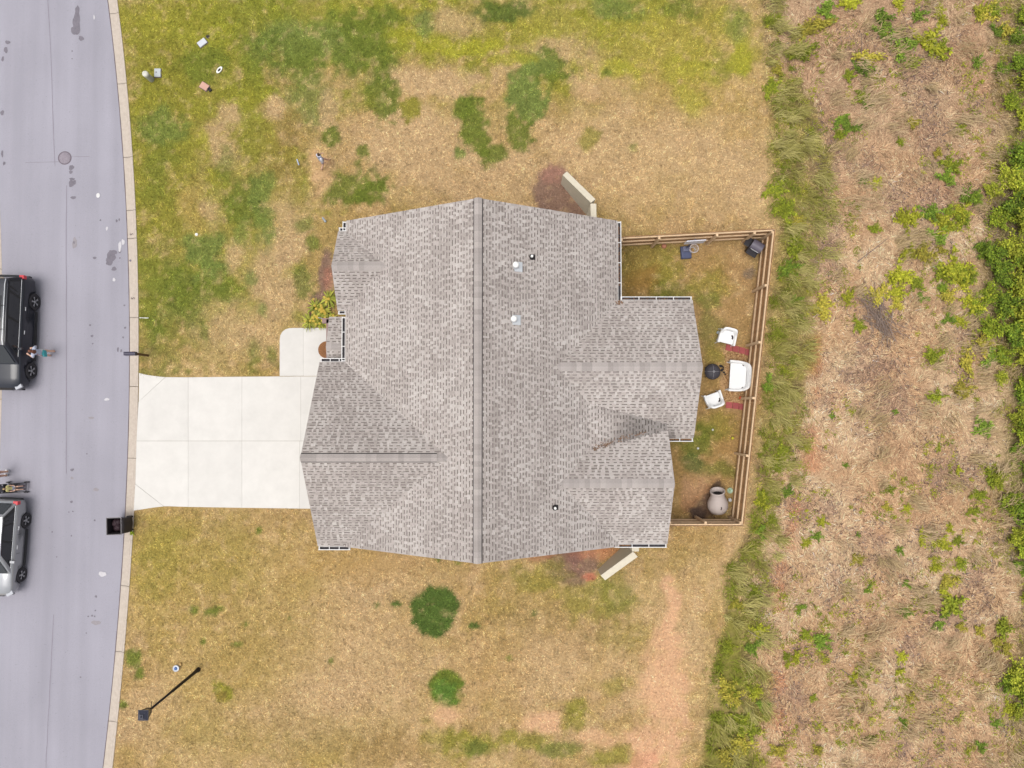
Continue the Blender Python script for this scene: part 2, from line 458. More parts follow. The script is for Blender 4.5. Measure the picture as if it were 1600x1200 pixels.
# ------------------------------------------------------------------ ground sheet
def axis(lo, hi, st, far):
    mid = np.arange(lo, hi + st / 2, st)
    out = [1.0, 2.5, 6, 14, 30, 60, 120, far]
    return np.concatenate([lo - np.array(out[::-1]), mid, hi + np.array(out)])
gx, gy = axis(-28.0, 28.0, .125, 300), axis(-22.0, 24.5, .125, 300)
GX, GY = np.meshgrid(gx, gy)
fx, fy = GX.ravel(), GY.ravel()
gcol, _, _, _ = ground_colour(fx, fy)
far_ = (np.abs(fx) > 28.3) | (fy > 24.8) | (fy < -22.3)      # beyond the survey: plain lawn and field tones
gcol[far_] = np.where((fx[far_] > 13)[:, None], C(200, 166, 124)[None], C(176, 158, 96)[None])
gz = (fbm(fx, fy, 1.3, 55) - .5) * .03 * sstep(-16, -14, fx)
gz += (fbm(fx, fy, .35, 56, 3) - .5) * .05 * sstep(12, 14, fx)
# the sheet steps down under the street exactly along the backs of the two kerbs
nx_, ny_ = len(gx), len(gy)
fx2, gz2 = fx.reshape(ny_, nx_), gz.reshape(ny_, nx_)
for r_ in range(ny_):
    kb, lb = float(kerb_back(gy[r_])) - .006, float(lkerb_back(gy[r_])) + .006
    i1, i0 = int(np.searchsorted(gx, kb)), int(np.searchsorted(gx, lb))
    if gx[i1] - gx[i1 - 1] > 1 or i0 < 2:
        continue
    gz2[r_, i0:i1] = -.35
    fx2[r_, i1] = kb; fx2[r_, i1 - 1] = kb - .004
    fx2[r_, i0 - 1] = lb; fx2[r_, i0] = lb + .004
    gz2[r_, i1] = gz2[r_, i0 - 1] = .0
fx, gz = fx2.ravel(), gz2.ravel()
idx = np.arange(nx_ * ny_).reshape(ny_, nx_)
F = np.stack([idx[:-1, :-1].ravel(), idx[:-1, 1:].ravel(), idx[1:, 1:].ravel(), idx[1:, :-1].ravel()], 1)
M_ground = mat('turf_and_soil', (1, 1, 1), .95, .30, 9.0, .7, 28, spec=.1, attr='Col', detail=9)
gme = fast_mesh('ground', np.stack([fx, fy, gz], 1), 2, F, gcol[F].mean(1), M_ground)
# smooth the colours over vertices rather than faces
gme.attributes.remove(gme.attributes['Col'])
at = gme.attributes.new('Col', 'FLOAT_COLOR', 'POINT')
at.data.foreach_set('color', np.concatenate([gcol, np.ones((len(gcol), 1))], 1).astype(np.float32).ravel())
gme.polygons.foreach_set('use_smooth', np.ones(len(F), bool))
ground = link('ground', gme)
tag(ground, kind='structure')

# ------------------------------------------------------------------ road and kerbs
YS = np.concatenate([[-60, -45, -30], np.arange(-22, 24.1, .75), [30, 45, 60]])
M_road = mat('worn_asphalt', C(180, 177, 188), .9, .10, 45, .25, 220, spec=.2)
def road_material(m):
    n, l = m.node_tree.nodes, m.node_tree.links
    b = n['Principled BSDF']
    src = b.inputs['Base Color'].links[0].from_socket
    tc = [x for x in n if x.type == 'TEX_COORD'][0]
    def noise(sc, stretch, lo, hi, a, c, det=5):
        mp = n.new('ShaderNodeMapping'); mp.inputs['Scale'].default_value = stretch
        l.new(tc.outputs['Object'], mp.inputs[0])
        t = n.new('ShaderNodeTexNoise'); t.inputs['Scale'].default_value = sc; t.inputs['Detail'].default_value = det
        l.new(mp.outputs[0], t.inputs['Vector'])
        r = n.new('ShaderNodeMapRange'); r.inputs[1].default_value, r.inputs[2].default_value = lo, hi
        r.inputs[3].default_value, r.inputs[4].default_value = a, c
        l.new(t.outputs['Fac'], r.inputs[0])
        return r.outputs[0]
    def mul(s, f):
        v = n.new('ShaderNodeVectorMath'); v.operation = 'SCALE'
        l.new(s, v.inputs[0]); l.new(f, v.inputs['Scale'])
        return v.outputs[0]
    s = mul(src, noise(1.0, (1.6, .06, 1), .3, .7, .93, 1.06))      # wheel tracks along the street
    s = mul(s, noise(.5, (1, .5, 1), .3, .7, .94, 1.05))            # broad wear
    s = mul(s, noise(14, (1, 1, 1), .66, .74, 1.0, .80, 3))         # small dark specks
    l.new(s, b.inputs['Base Color'])
road_material(M_road)
mb = MB()
NX = 8
for i, y in enumerate(YS):
    a, b = float(lkerb_road(y)), float(kerb_road(y))
    for k in range(NX + 1):
        t = k / NX
        mb.v.append((a + (b - a) * t, y, -.095 + .05 * (1 - (2 * t - 1) ** 2)))
for i in range(len(YS) - 1):
    for k in range(NX):
        j = i * (NX + 1) + k
        mb.f.append((j, j + 1, j + NX + 2, j + NX + 1)); mb.mi.append(0); mb.sm.append(True); mb.col.append(None)
road = mb.obj('road', M_road)
tag(road, kind='structure')
def road_z(x, y):
    a, b = float(lkerb_road(y)), float(kerb_road(y))
    t = (x - a) / (b - a)
    return -.095 + .05 * (1 - (2 * t - 1) ** 2)

rnd = random.Random(5)
M_tar = mat('tar_stain', C(136, 130, 140), .8, .15, 9, spec=.3)
M_pale = mat('pale_spill', C(226, 222, 226), .85, .08, 12)
M_rust = mat('brown_scuff', C(170, 163, 168), .9, .1, 8)
def blob(u, v, ru, rv, m=M_tar, name='stain', n=22, rough=.16, rot=0.0, lift=.004):
    p = W(u, v, -.06)
    ph = [rnd.uniform(0, 6.28) for _ in range(4)]
    pts = []
    for i in range(n):
        t = 2 * math.pi * i / n
        k = 1 + rough * (math.sin(2 * t + ph[0]) * .6 + math.sin(3 * t + ph[1]) * .6 + math.sin(5 * t + ph[2]) * .4 + math.sin(7 * t + ph[3]) * .3)
        a, b = ru / 33.6 * k * math.cos(t), rv / 33.6 * k * math.sin(t)
        pts.append((p.x + a * math.cos(rot) - b * math.sin(rot), p.y + a * math.sin(rot) + b * math.cos(rot)))
    mb = MB()
    mb.add([(x, y, road_z(x, y) + lift + .003) for x, y in pts], [tuple(range(n))])
    mb.obj(name, m, road)
for s in [(120, 36, 6, 18), (121, 18, 3.5, 9), (118, 46, 6.5, 9), (127, 60, 4, 4), (112, 262, 4, 4), (111, 269, 3, 2.6), (113, 280, 4.5, 2), (112, 287, 4, 6), (117, 285, 2, 4), (115, 309, 4, 2.5),
          (173, 402, 7.5, 9), (176, 395, 6, 5), (171, 410, 5, 5), (178, 420, 4, 3), (148, 403, 3, 1.8), (144, 525, 2.4, 1.6), (141, 508, 1.5, 1.5), (145, 537, 1.2, 1.2), (195, 512, 1.8, 1.6), (192, 527, 1.2, 1.5),
          (184, 546, 1.5, 3.5), (189, 548, 1.2, 2.5), (194, 477, 1.4, 1.4), (182, 345, 1.5, 2.5), (186, 343, 1.2, 2), (157, 344, 1.2, 1.6), (116, 379, 1.6, 2.2), (187, 393, 2, 2.4), (187, 403, 1.4, 1.2),
          (113, 80, 1, 1.5), (113, 92, 1, 1), (3, 176, 3, 4), (9, 78, 3, 5), (12, 66, 4, 3), (4, 92, 2, 4), (6, 255, 2, 3), (3, 240, 1.6, 6), (148, 963, 1.2, 1.2), (144, 962, 1.6, 1.6), (138, 963, 1.2, 1.2), (149, 954, 1.2, 1.2), (135, 989, 1, 1), (150, 932, 1.6, 2),
          (126, 1058, 1.2, 1.2), (113, 734, 3, 2), (112, 784, 2, 2), (148, 813, 1.6, 1.4), (112, 837, 1.2, 1.2), (136, 709, 1, 1), (82, 831, 1, 1.4), (108, 800, 1, 1), (114, 799, 1, 1), (89, 870, 1, 1), (52, 441, 1.5, 1)]:
    blob(*s)
for s in [(143, 653, 4, 2.2), (150, 765, 4, 3), (150, 973, 7, 3.4), (113, 747, 2.4, 2), (117, 380, 4, 8)]:
    blob(*s, m=M_rust)
for s in [(160, 897, 5.5, 4), (167, 357, 1.6, 3), (187, 385, 2.4, 8), (192, 378, 2.6, 4), (178, 437, 2, 3), (167, 624, 4, 2), (147, 27, 1.2, 3.6)]:
    blob(*s, m=M_pale, lift=.009)
# cracks and the paving seam
M_seam = mat('tar_seam', C(160, 152, 164), .9, .1, 8)
def seam(pts, w, m=M_seam, name='seam'):
    P = [W(u, v, -.06) for u, v in pts]
    vs, fs = [], []
    for i, p in enumerate(P):
        d = (P[min(i + 1, len(P) - 1)] - P[max(i - 1, 0)]).normalized()
        nn = Vector((-d.y, d.x, 0)) * w * rnd.uniform(.7, 1.2)
        for q in (p + nn, p - nn):
            vs.append((q.x, q.y, road_z(q.x, q.y) + .0055))
    for i in range(len(P) - 1):
        fs.append((2 * i, 2 * i + 1, 2 * i + 3, 2 * i + 2))
    MB().add(vs, fs).obj(name, m, road)
seam([(75 + 3 * math.sin(v / 50) * .3 + (v / 300) * 14 - max(0, v - 150) * .0, v) for v in range(-20, 280, 20)], .014)
seam([(104 + rnd.uniform(-.5, .5), v) for v in range(290, 760, 30)], .016)
seam([(82 - (v - 1000) * .05 + rnd.uniform(-.5, .5), v) for v in range(960, 1240, 20)], .014)
seam([(40, 254), (70, 253.5), (92, 253)], .012)
seam([(112, 244), (124, 245), (140, 244.5)], .012)

M_kerb = mat('kerb_concrete', C(216, 202, 188), .9, .10, 7, .3, 120)
def kerb_section(parent, fr, fb, y0, y1, lip=True):
    mb = MB()
    ys = np.linspace(y0 + .012, y1 - .012, max(2, int((y1 - y0) / .7) + 1))
    prof = [(0, -.4), (0, -.086), (.5, -.062), (.70, -.03), (.82, .018), (.96, .03), (1.0, .022), (1.0, -.4)]
    n = len(prof)
    for y in ys:
        a, b = float(fr(y)), float(fb(y))
        for t, z in prof:
            mb.v.append((a + (b - a) * t, y, z))
    for i in range(len(ys) - 1):
        for k in range(n):
            k2 = (k + 1) % n
            mb.f.append((i * n + k, (i + 1) * n + k, (i + 1) * n + k2, i * n + k2)); mb.mi.append(0); mb.sm.append(False); mb.col.append(None)
    m_ = (len(ys) - 1) * n
    mb.f += [tuple(range(n)), tuple(range(m_ + n - 1, m_ - 1, -1))]
    mb.mi += [0, 0]; mb.sm += [False, False]; mb.col += [None, None]
    o = mb.obj('kerb_section', M_kerb, parent)
    # fr > fb (left kerb) flips the winding
    if float(fr(0)) > float(fb(0)):
        o.data.flip_normals()
    return o
kerb = tag(link('kerb', None), kind='structure')
jy = [W(200, v).y for v in (-330, -220, -110, 20, 130, 245, 328, 372, 496, 604, 716, 820, 916, 1019, 1128, 1230, 1330)][::-1]
KS = [kerb_section(kerb, kerb_road, kerb_back, jy[i], jy[i + 1]) for i in range(len(jy) - 1)]
jl = list(np.arange(-27, 29, 3.05))
for i in range(len(jl) - 1):
    kerb_section(kerb, lkerb_road, lkerb_back, jl[i], jl[i + 1])
# dark joint between asphalt and kerb
M_dark = mat('joint_dirt', C(120, 106, 108), .95, .2, 5)
mb = MB()
yy = np.arange(-22, 24.1, .5)
for y in yy:
    a = float(kerb_road(y))
    w = .022 + .012 * rnd.random()
    mb.v += [(a - w, y, -.0915), (a + w * .5, y, -.0815)]
mb.f = [(2 * i, 2 * i + 1, 2 * i + 3, 2 * i + 2) for i in range(len(yy) - 1)]
mb.mi = [0] * len(mb.f); mb.sm = [False] * len(mb.f); mb.col = [None] * len(mb.f)
mb.obj('joint_line', M_dark, road)
# stamped letters S on the kerb
def letter(ch, u, v, size, rz, m, parent, z):
    cu = bpy.data.curves.new('letter', 'FONT')
    cu.body = ch; cu.size = size; cu.extrude = .002; cu.align_x = 'CENTER'; cu.align_y = 'CENTER'
    tmp = bpy.data.objects.new('tmp', cu); COL.objects.link(tmp)
    dg = bpy.context.evaluated_depsgraph_get()
    me = bpy.data.meshes.new_from_object(tmp.evaluated_get(dg))
    bpy.data.objects.remove(tmp)
    me.materials.clear(); me.materials.append(m)
    p = W(u, v, z)
    link('letter', me, parent, p, (0, 0, rz))
letter('S', 206, 366, .24, R(90), M_dark, KS[9], -.048)
letter('S', 208, 466, .24, R(90), M_dark, KS[8], -.048)
blob_p = W(203.5, 407, -.06)
MB().lathe([(.001, .004), (.05, .004), (.055, 0)], 12, c=(blob_p.x, blob_p.y, -.072)).obj('stain', M_tar, KS[8])

# driveway and walk
M_conc = mat('pale_concrete', C(241, 237, 231), .9, .055, 1.3, .15, 160, objvar=.025, detail=10)
drive = tag(link('driveway', None), kind='structure')
def slab(pts, parent, z=.035, th=.12):
    P = [W(u, v, z) for u, v in pts]
    mb = MB().prism([(p.x, p.y) for p in P], z - th, z)
    return mb.obj('slab', M_conc, parent)
g = .16
slab([(217.3, 583), (232, 586.3), (250, 588.6), (258, 589.2), (217, 627)], drive)
slab([(259, 589.3), (294 - g, 589.6), (294 - g, 688.6), (213.4, 688.6), (216.4, 628)], drive)
slab([(294 + g, 589.6), (378 - g, 588.6), (378 - g, 688.6), (294 + g, 688.6)], drive)
slab([(378 + g, 588.6), (470 - g, 588), (470 - g, 688.6), (378 + g, 688.6)], drive)
slab([(470 + g, 588), (541, 588), (541, 688.6), (470 + g, 688.6)], drive)
slab([(213.4, 689.4), (294 - g, 689.4), (294 - g, 792), (262, 791), (256.5, 791.2), (211.6, 756)], drive)
slab([(211.4, 757), (255.5, 791.3), (240, 793), (209, 797.8)], drive)
slab([(294 + g, 689.4), (378 - g, 689.4), (378 - g, 793.4), (294 + g, 792)], drive)
slab([(378 + g, 689.4), (468 - g, 689.4), (468 - g, 794.6), (378 + g, 793.4)], drive)
slab([(468 + g, 689.4), (541, 689.4), (541, 795.4), (468 + g, 794.6)], drive)
M_fill = mat('joint_filler', C(206, 200, 192), .95, .1, 6)
def filler(pts, parent):
    P = [W(u, v, .0) for u, v in pts]
    MB().prism([(p.x, p.y) for p in P], -.1, .027).obj('joint_filler', M_fill, parent)
filler([(218.5, 585), (250, 590.2), (540, 589.5), (540, 794), (262, 789.8), (240, 791.6), (211, 796)], drive)
walk = tag(link('front_walk', None), kind='structure')
filler([(470, 514), (478, 514), (478, 586), (470, 586)], walk)
slab([(437, 587.4), (437, 532), (438, 524), (441, 518.5), (446, 514.5), (452, 512.8), (460, 512.4), (474 - g, 512.4), (474 - g, 587.4)], walk, .033)
slab([(474 + g, 512.4), (545, 512.4), (545, 587.4), (474 + g, 587.4)], walk, .033)

# ------------------------------------------------------------------ the house
M_trim = mat('white_trim', (.58, .57, .56), .5, .03, 4)
M_wall = mat('beige_siding', C(206, 196, 180), .8, .05, 3)
M_shin = mat('asphalt_shingle', (1, 1, 1), .95, .16, 26, .5, 160, spec=.15, attr='Col', detail=8)
M_cap = mat('ridge_shingle', C(196, 187, 182), .95, .10, 18, .5, 160, spec=.15, objvar=.13)
M_vent = mat('ridge_vent_plastic', C(70, 66, 68), .8, .1, 8)
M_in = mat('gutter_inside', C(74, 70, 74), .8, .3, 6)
M_leaf = mat('dead_leaves', C(156, 118, 88), .95, .35, 30, objvar=.2)
M_beam = mat('pink_brown_beam', C(168, 140, 136), .8, .08, 6)

house = thing('house', 'single storey house with grey shingle roof, four gables and white gutters', 'house', (0, 0, 0))
ZE = 3.0
XW, XE, YS_, YN, XR, ZR = -7.03, 4.46, -5.75, 7.98, -1.29, 6.25
wall = MB()
wall.box(((XW + XE) / 2, (YS_ + YN) / 2, 1.4), (XE - XW - .8, YN - YS_ - .5, 2.8))
wall.box((-5.0, -1.89, 1.39), (5.6, 6.98, 2.78))
wall.box((-6.0, 5.9, 1.385), (2.2, 2.7, 2.77))
wall.box((5.2, 1.69, 1.388), (4.3, 5.06, 2.776))
wall.box((4.6, -3.0, 1.383), (3.2, 4.62, 2.766))
wall.obj('wall', M_wall, house)
roof = MB()
def gable_x(x0, x1, yc, half, ze, zr, th=.2):
    """gable with its ridge along x"""
    prof = [(-half, ze - th), (-half, ze - .03), (0, zr - .04), (half, ze - .03), (half, ze - th)]
    vs = [(x0, yc + y, z) for y, z in prof] + [(x1, yc + y, z) for y, z in prof]
    roof.add(vs, [(4, 3, 2, 1, 0), (5, 6, 7, 8, 9)] + [(i, (i + 1) % 5, 5 + (i + 1) % 5, 5 + i) for i in range(5)])
prof = [(XW, ZE - .2), (XW, ZE - .03), (XR, ZR - .04), (XE, ZE - .03), (XE, ZE - .2)]
vs = [(x, YS_, z) for x, z in prof] + [(x, YN, z) for x, z in prof]
roof.add(vs, [(0, 1, 2, 3, 4), (9, 8, 7, 6, 5)] + [(i, 5 + i, 5 + (i + 1) % 5, (i + 1) % 5) for i in range(5)])
GAB = {  # x outer, x inner, ridge y, half width, eave z, ridge z
    'garage': (-8.12, XR - .1, -1.89, 3.84, 2.998, 5.58),
    'front': (-7.38, -3.4, 5.87, 1.66, 2.995, 4.04),
    'rear_n': (7.64, .2, 1.69, 2.88, 2.996, 4.50),
    'rear_s': (6.49, .2, -3.0, 2.63, 2.993, 4.43),
    'porch': (-7.92, -6.9, 2.66, 1.30, 2.25, 2.72)}
for k, (xo, xi, yc, h, ze, zr) in GAB.items():
    gable_x(min(xo, xi), max(xo, xi), yc, h, ze, zr, .12 if k == 'porch' else .2)
roof_o = roof.obj('roof', M_trim, house)

SH = [C(213, 204, 198), C(205, 195, 189), C(192, 182, 176), C(221, 212, 206)]
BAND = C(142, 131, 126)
rs = random.Random(11)
def shingles(origin, adir, sdir_, La, Ls, dark=None, over=.035):
    """courses of laminated shingles: strip, raised tabs and the dark band in each gap"""
    O, a, s = Vector(origin), Vector(adir).normalized(), Vector(sdir_).normalized()
    n = a.cross(s).normalized()
    flip = n.z < 0
    if flip:
        n = -n
    mb = MB()
    e = .134
    P = lambda u, w, h: O + a * u + s * w + n * h
    q = [(0, 1, 2, 3)] if not flip else [(3, 2, 1, 0)]
    nc = int(math.ceil((Ls + over) / e))
    seedx = rs.uniform(0, 90)
    def tone(u, w):
        t = .5 + (float(fbm(np.array([u + seedx]), np.array([w]), 1.0, 3, 3)[0]) - .5) * .5 + rs.uniform(-.16, .16)
        c = SH[3] if t > .66 else SH[0] if t > .53 else SH[1] if t > .40 else SH[2]
        k = rs.uniform(.96, 1.04)
        if dark is not None:
            k *= dark(u, w)
        return c * k
    for j in range(nc):
        w0 = -over + j * e
        w1 = min(w0 + e, Ls)
        if w1 - w0 < .02:
            continue
        u = -over
        while u < La + over - .01:                     # backing strip in long pieces
            u2 = min(u + rs.uniform(.35, .9), La + over)
            c = tone(u, w0) * .93
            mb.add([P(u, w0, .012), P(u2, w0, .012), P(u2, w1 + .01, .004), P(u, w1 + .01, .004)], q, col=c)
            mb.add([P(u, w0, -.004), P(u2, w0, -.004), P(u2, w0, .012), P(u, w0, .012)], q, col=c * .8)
            u = u2
        u = -over + rs.uniform(0, .2)
        while u < La + over - .1:                      # tabs and gaps
            gp = rs.choice((.09, .11, .13, .15, .17, .24))
            u2 = min(u + gp, La + over)
            kk = dark(u, w0) if dark is not None else 1.0
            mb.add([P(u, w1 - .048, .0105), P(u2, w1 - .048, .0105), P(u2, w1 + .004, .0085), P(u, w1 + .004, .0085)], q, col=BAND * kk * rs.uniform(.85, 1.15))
            u = u2
            tw = rs.choice((.07, .09, .11, .13, .18))
            u2 = min(u + tw, La + over)
            if u2 - u > .04:
                c = tone(u, w0)
                mb.add([P(u, w0 - .002, .024), P(u2, w0 - .002, .024), P(u2, w1 + .008, .014), P(u, w1 + .008, .014)], q, col=c)
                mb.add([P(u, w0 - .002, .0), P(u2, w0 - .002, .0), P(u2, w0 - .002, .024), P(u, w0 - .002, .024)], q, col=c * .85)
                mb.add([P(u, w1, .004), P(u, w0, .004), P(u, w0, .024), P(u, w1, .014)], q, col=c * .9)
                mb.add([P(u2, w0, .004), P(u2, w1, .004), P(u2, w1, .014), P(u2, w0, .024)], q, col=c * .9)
            u = u2
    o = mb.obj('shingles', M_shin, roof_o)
    tag(o, kind='stuff')
    return o
def slope_len(run, rise): return math.hypot(run, rise)
rise, run = ZR - ZE, XR - XW
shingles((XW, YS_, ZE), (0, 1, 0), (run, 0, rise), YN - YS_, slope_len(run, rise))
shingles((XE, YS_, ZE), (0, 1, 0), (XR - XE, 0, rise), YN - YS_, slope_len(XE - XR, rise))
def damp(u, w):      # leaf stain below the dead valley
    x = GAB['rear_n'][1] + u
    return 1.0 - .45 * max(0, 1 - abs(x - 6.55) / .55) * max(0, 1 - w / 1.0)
for k, (xo, xi, yc, h, ze, zr) in GAB.items():
    x0, x1 = min(xo, xi), max(xo, xi)
    for sgn in (-1, 1):
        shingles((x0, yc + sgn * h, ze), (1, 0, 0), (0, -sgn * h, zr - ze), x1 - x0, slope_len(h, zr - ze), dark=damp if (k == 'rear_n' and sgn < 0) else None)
# low-pitched saddle in the dead valley, stained by wet leaves
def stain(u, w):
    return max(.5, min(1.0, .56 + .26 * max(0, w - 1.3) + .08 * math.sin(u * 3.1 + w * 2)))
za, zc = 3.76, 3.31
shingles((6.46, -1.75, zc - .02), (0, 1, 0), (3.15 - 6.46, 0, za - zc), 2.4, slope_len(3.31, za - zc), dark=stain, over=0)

# ridge caps, each piece by itself
def ridge(x0, y0, z0, x1, y1, z1, pitch, w=.17, vent=False, L=.21):
    d = Vector((x1 - x0, y1 - y0, z1 - z0))
    n = int(d.length / L)
    ang = math.atan2(d.y, d.x)
    if vent:
        mb = MB()
        for s in (-1, 1):
            mb.add([(0, s * (w + .030), -pitch * (w + .030) + .026), (d.length, s * (w + .030), -pitch * (w + .030) + .026), (d.length, s * (w - .01), -pitch * w + .050), (0, s * (w - .01), -pitch * w + .050)], [(0, 1, 2, 3)])
            mb.add([(0, s * (w + .012), -pitch * w + .045), (d.length, s * (w + .012), -pitch * w + .045), (d.length, s * (w - .03), -pitch * w + .085), (0, s * (w - .03), -pitch * w + .085)], [(0, 1, 2, 3)])
        mb.obj('ridge_vent', M_vent, roof_o, (x0, y0, z0), (0, 0, ang))
    mb = MB()
    l = L * 1.06
    lift = .078 if vent else .03
    t0, t1 = .012, .0
    for s in (-1, 1):
        a = [(0, 0, t0), (l, 0, t1), (l, s * w, -pitch * w + t1), (0, s * w, -pitch * w + t0)]
        b = [(p[0], p[1], p[2] - .012) for p in a]
        mb.add(a + b, [(0, 1, 2, 3), (0, 3, 7, 4), (2, 6, 7, 3)] if s < 0 else [(3, 2, 1, 0), (4, 7, 3, 0), (3, 7, 6, 2)])
    me = mb.mesh('ridge_cap', M_cap)
    for i in range(n):
        p = Vector((x0, y0, z0 + lift)) + d * (i / n)
        o = link('ridge_cap', me, roof_o, p, (0, 0, ang))
rp = rise / run
ridge(XR, YS_ - .03, ZR, XR, YN + .03, ZR, rp, .15, True)
ga = GAB['garage']; ridge(ga[0] - .03, ga[2], ga[5], -2.9, ga[2], ga[5], .67, .15, True)
ridge(-2.9, ga[2], ga[5], -2.45, ga[2], ga[5], .67, .15)
ga = GAB['front']; ridge(ga[0] - .03, ga[2], ga[5], -4.95, ga[2], ga[5], .63, .18)
ga = GAB['rear_n']; ridge(ga[0] + .03, ga[2], ga[5], 1.75, ga[2], ga[5], .52, .18)
ga = GAB['rear_s']; ridge(ga[0] + .03, ga[2], ga[5], 1.85, ga[2], ga[5], .54, .18)
ga = GAB['porch']; ridge(ga[0] - .03, ga[2], ga[5], -7.05, ga[2], ga[5], .36, .13)

# gutters: open trough, white lip, straps
hanger_me = MB().box((0, .07, 0), (.03, .15, .012)).mesh('hanger', M_trim)
def gutter(p0, p1, out, hang=.75, ends=True):
    """trough along p0-p1 hung on its `out` side"""
    p0, p1, out = Vector(p0), Vector(p1), Vector(out)
    d = (p1 - p0); L = d.length; d.normalize()
    ang = math.atan2(d.y, d.x)
    sgn = 1 if Vector((-d.y, d.x, 0)).dot(out) > 0 else -1
    g = MB()
    g.box((L / 2, sgn * .008, -.05), (L, .012, .10))
    g.box((L / 2, sgn * .14, -.05), (L, .014, .11))
    g.box((L / 2, sgn * .132, .008), (L + .02, .030, .014))
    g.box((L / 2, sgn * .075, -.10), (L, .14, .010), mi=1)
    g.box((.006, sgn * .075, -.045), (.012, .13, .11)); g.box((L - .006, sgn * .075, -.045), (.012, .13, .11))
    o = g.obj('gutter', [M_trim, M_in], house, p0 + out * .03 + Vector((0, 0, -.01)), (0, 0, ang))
    n = max(2, int(round(L / hang)) + 1)
    for i in range(n):
        h = link('hanger', hanger_me, o, (.04 + (L - .08) * i / (n - 1), 0 if sgn > 0 else -.14, .012))
    return o
gu1 = gutter((XE + .02, 3.9 + .55, ZE - .02), (XE + .02, YN, ZE - .02), (1, 0, 0), .95)
ga = GAB['rear_n']
gu2 = gutter((XE + .16, ga[2] + ga[3] + .02, ZE - .022), (ga[0], ga[2] + ga[3] + .02, ZE - .022), (0, 1, 0), .72)
gu3 = gutter((6.52, ga[2] - ga[3] - .02, ZE - .022), (ga[0], ga[2] - ga[3] - .02, ZE - .022), (0, -1, 0), .55)
ga = GAB['rear_s']
gu4 = gutter((4.3, ga[2] - ga[3] - .02, ZE - .024), (ga[0], ga[2] - ga[3] - .02, ZE - .024), (0, -1, 0), .65)
ga = GAB['garage']
gutter((ga[0], ga[2] - ga[3] - .02, ZE - .018), (-6.8, ga[2] - ga[3] - .02, ZE - .018), (0, -1, 0), .42)
gutter((ga[0], ga[2] + ga[3] + .02, ZE - .018), (-6.9, ga[2] + ga[3] + .02, ZE - .018), (0, 1, 0), .45)
ga = GAB['front']
gutter((ga[0], ga[2] + ga[3] + .02, ZE - .021), (XW - .02, ga[2] + ga[3] + .02, ZE - .021), (0, 1, 0), .3)
gutter((ga[0], ga[2] - ga[3] - .02, ZE - .021), (XW - .02, ga[2] - ga[3] - .02, ZE - .021), (0, -1, 0), .3)
gutter((XW - .02, YN, ZE - .019), (XW - .02, 7.55, ZE - .019), (-1, 0, 0), .35)
gutter((XW - .02, 3.9, ZE - .019), (XW - .02, 2.0, ZE - .019), (-1, 0, 0), .7)
# leaves caught in gutters and the valley
def leaf_pile(name, pts, n, spread, parent, z_of):
    mb = MB()
    for i in range(n):
        t = rs.random() * (len(pts) - 1)
        k = int(t); f = t - k
        x = pts[k][0] * (1 - f) + pts[k + 1][0] * f + rs.gauss(0, spread)
        y = pts[k][1] * (1 - f) + pts[k + 1][1] * f + rs.gauss(0, spread)
        z = z_of(x, y) + rs.uniform(.01, .04)
        s = rs.uniform(.02, .045)
        th = rs.uniform(0, 6.28)
        ca, sa = math.cos(th) * s, math.sin(th) * s
        mb.add([(x - ca, y - sa, z), (x - sa * .5, y + ca * .5, z + rs.uniform(0, .015)), (x + ca, y + sa, z), (x + sa * .5, y - ca * .5, z + rs.uniform(0, .02))], [(0, 1, 2, 3)])
    return tag(mb.obj(name, M_leaf, parent), kind='stuff')
def z_saddle(x, y):
    zs = zc + (6.46 - x) / 3.31 * (za - zc)
    zb = 4.43 - .54 * (y + 3.0)
    return max(zs, zb) + .02
leaf_pile('leaf_litter', [(3.45, -1.62), (4.0, -1.38), (4.6, -1.2), (5.6, -.95)], 70, .05, roof_o, z_saddle)
leaf_pile('leaf_litter', [(3.3, -1.66), (4.1, -1.38)], 45, .06, roof_o, z_saddle)
leaf_pile('leaf_litter', [(6.55, -1.29), (7.6, -1.29)], 120, .02, roof_o, lambda x, y: ZE - .10)
leaf_pile('leaf_litter', [(4.55, 5.2), (4.55, 7.8)], 160, .02, roof_o, lambda x, y: ZE - .11)
leaf_pile('leaf_litter', [(4.7, 4.66), (7.5, 4.66)], 100, .02, roof_o, lambda x, y: ZE - .10)
leaf_pile('leaf_litter', [(4.5, 4.5), (4.62, 4.4)], 60, .07, roof_o, lambda x, y: ZE + .06)
leaf_pile('leaf_litter', [(4.4, -5.73), (5.0, -5.73)], 60, .02, roof_o, lambda x, y: ZE - .10)

# porch beam and roof vents
mb = MB()
mb.box((-8.0, 2.66, 1.98), (.22, 2.5, .26)); mb.box((-7.55, 3.85, 1.985), (1.5, .22, .25))
mb.obj('porch_beam', M_beam, house)
mb = MB().box((-8.0, 1.55, .94), (.26, .26, 1.82)); mb.obj('porch_post', M_beam, house)
mb = MB().box((-8.0, 3.80, .94), (.26, .26, 1.82)); mb.obj('porch_post', M_beam, house)
M_galv = mat('galvanised_sheet', (.52, .54, .56), .42, .05, 6, metal=.25)
M_black = mat('black_rubber', C(58, 54, 56), .7, .1, 8)
M_pvc = mat('white_pipe', (.72, .72, .70), .5, .04, 6)
def roof_z_e(x): return ZR - (x - XR) * rise / (XE - XR)
def roof_point(u, v):
    z = 5.5
    for _ in range(8):
        p = W(u, v, z); z = roof_z_e(p.x)
    return p
Mr = Matrix.Rotation(math.atan(rise / (XE - XR)), 3, 'Y')
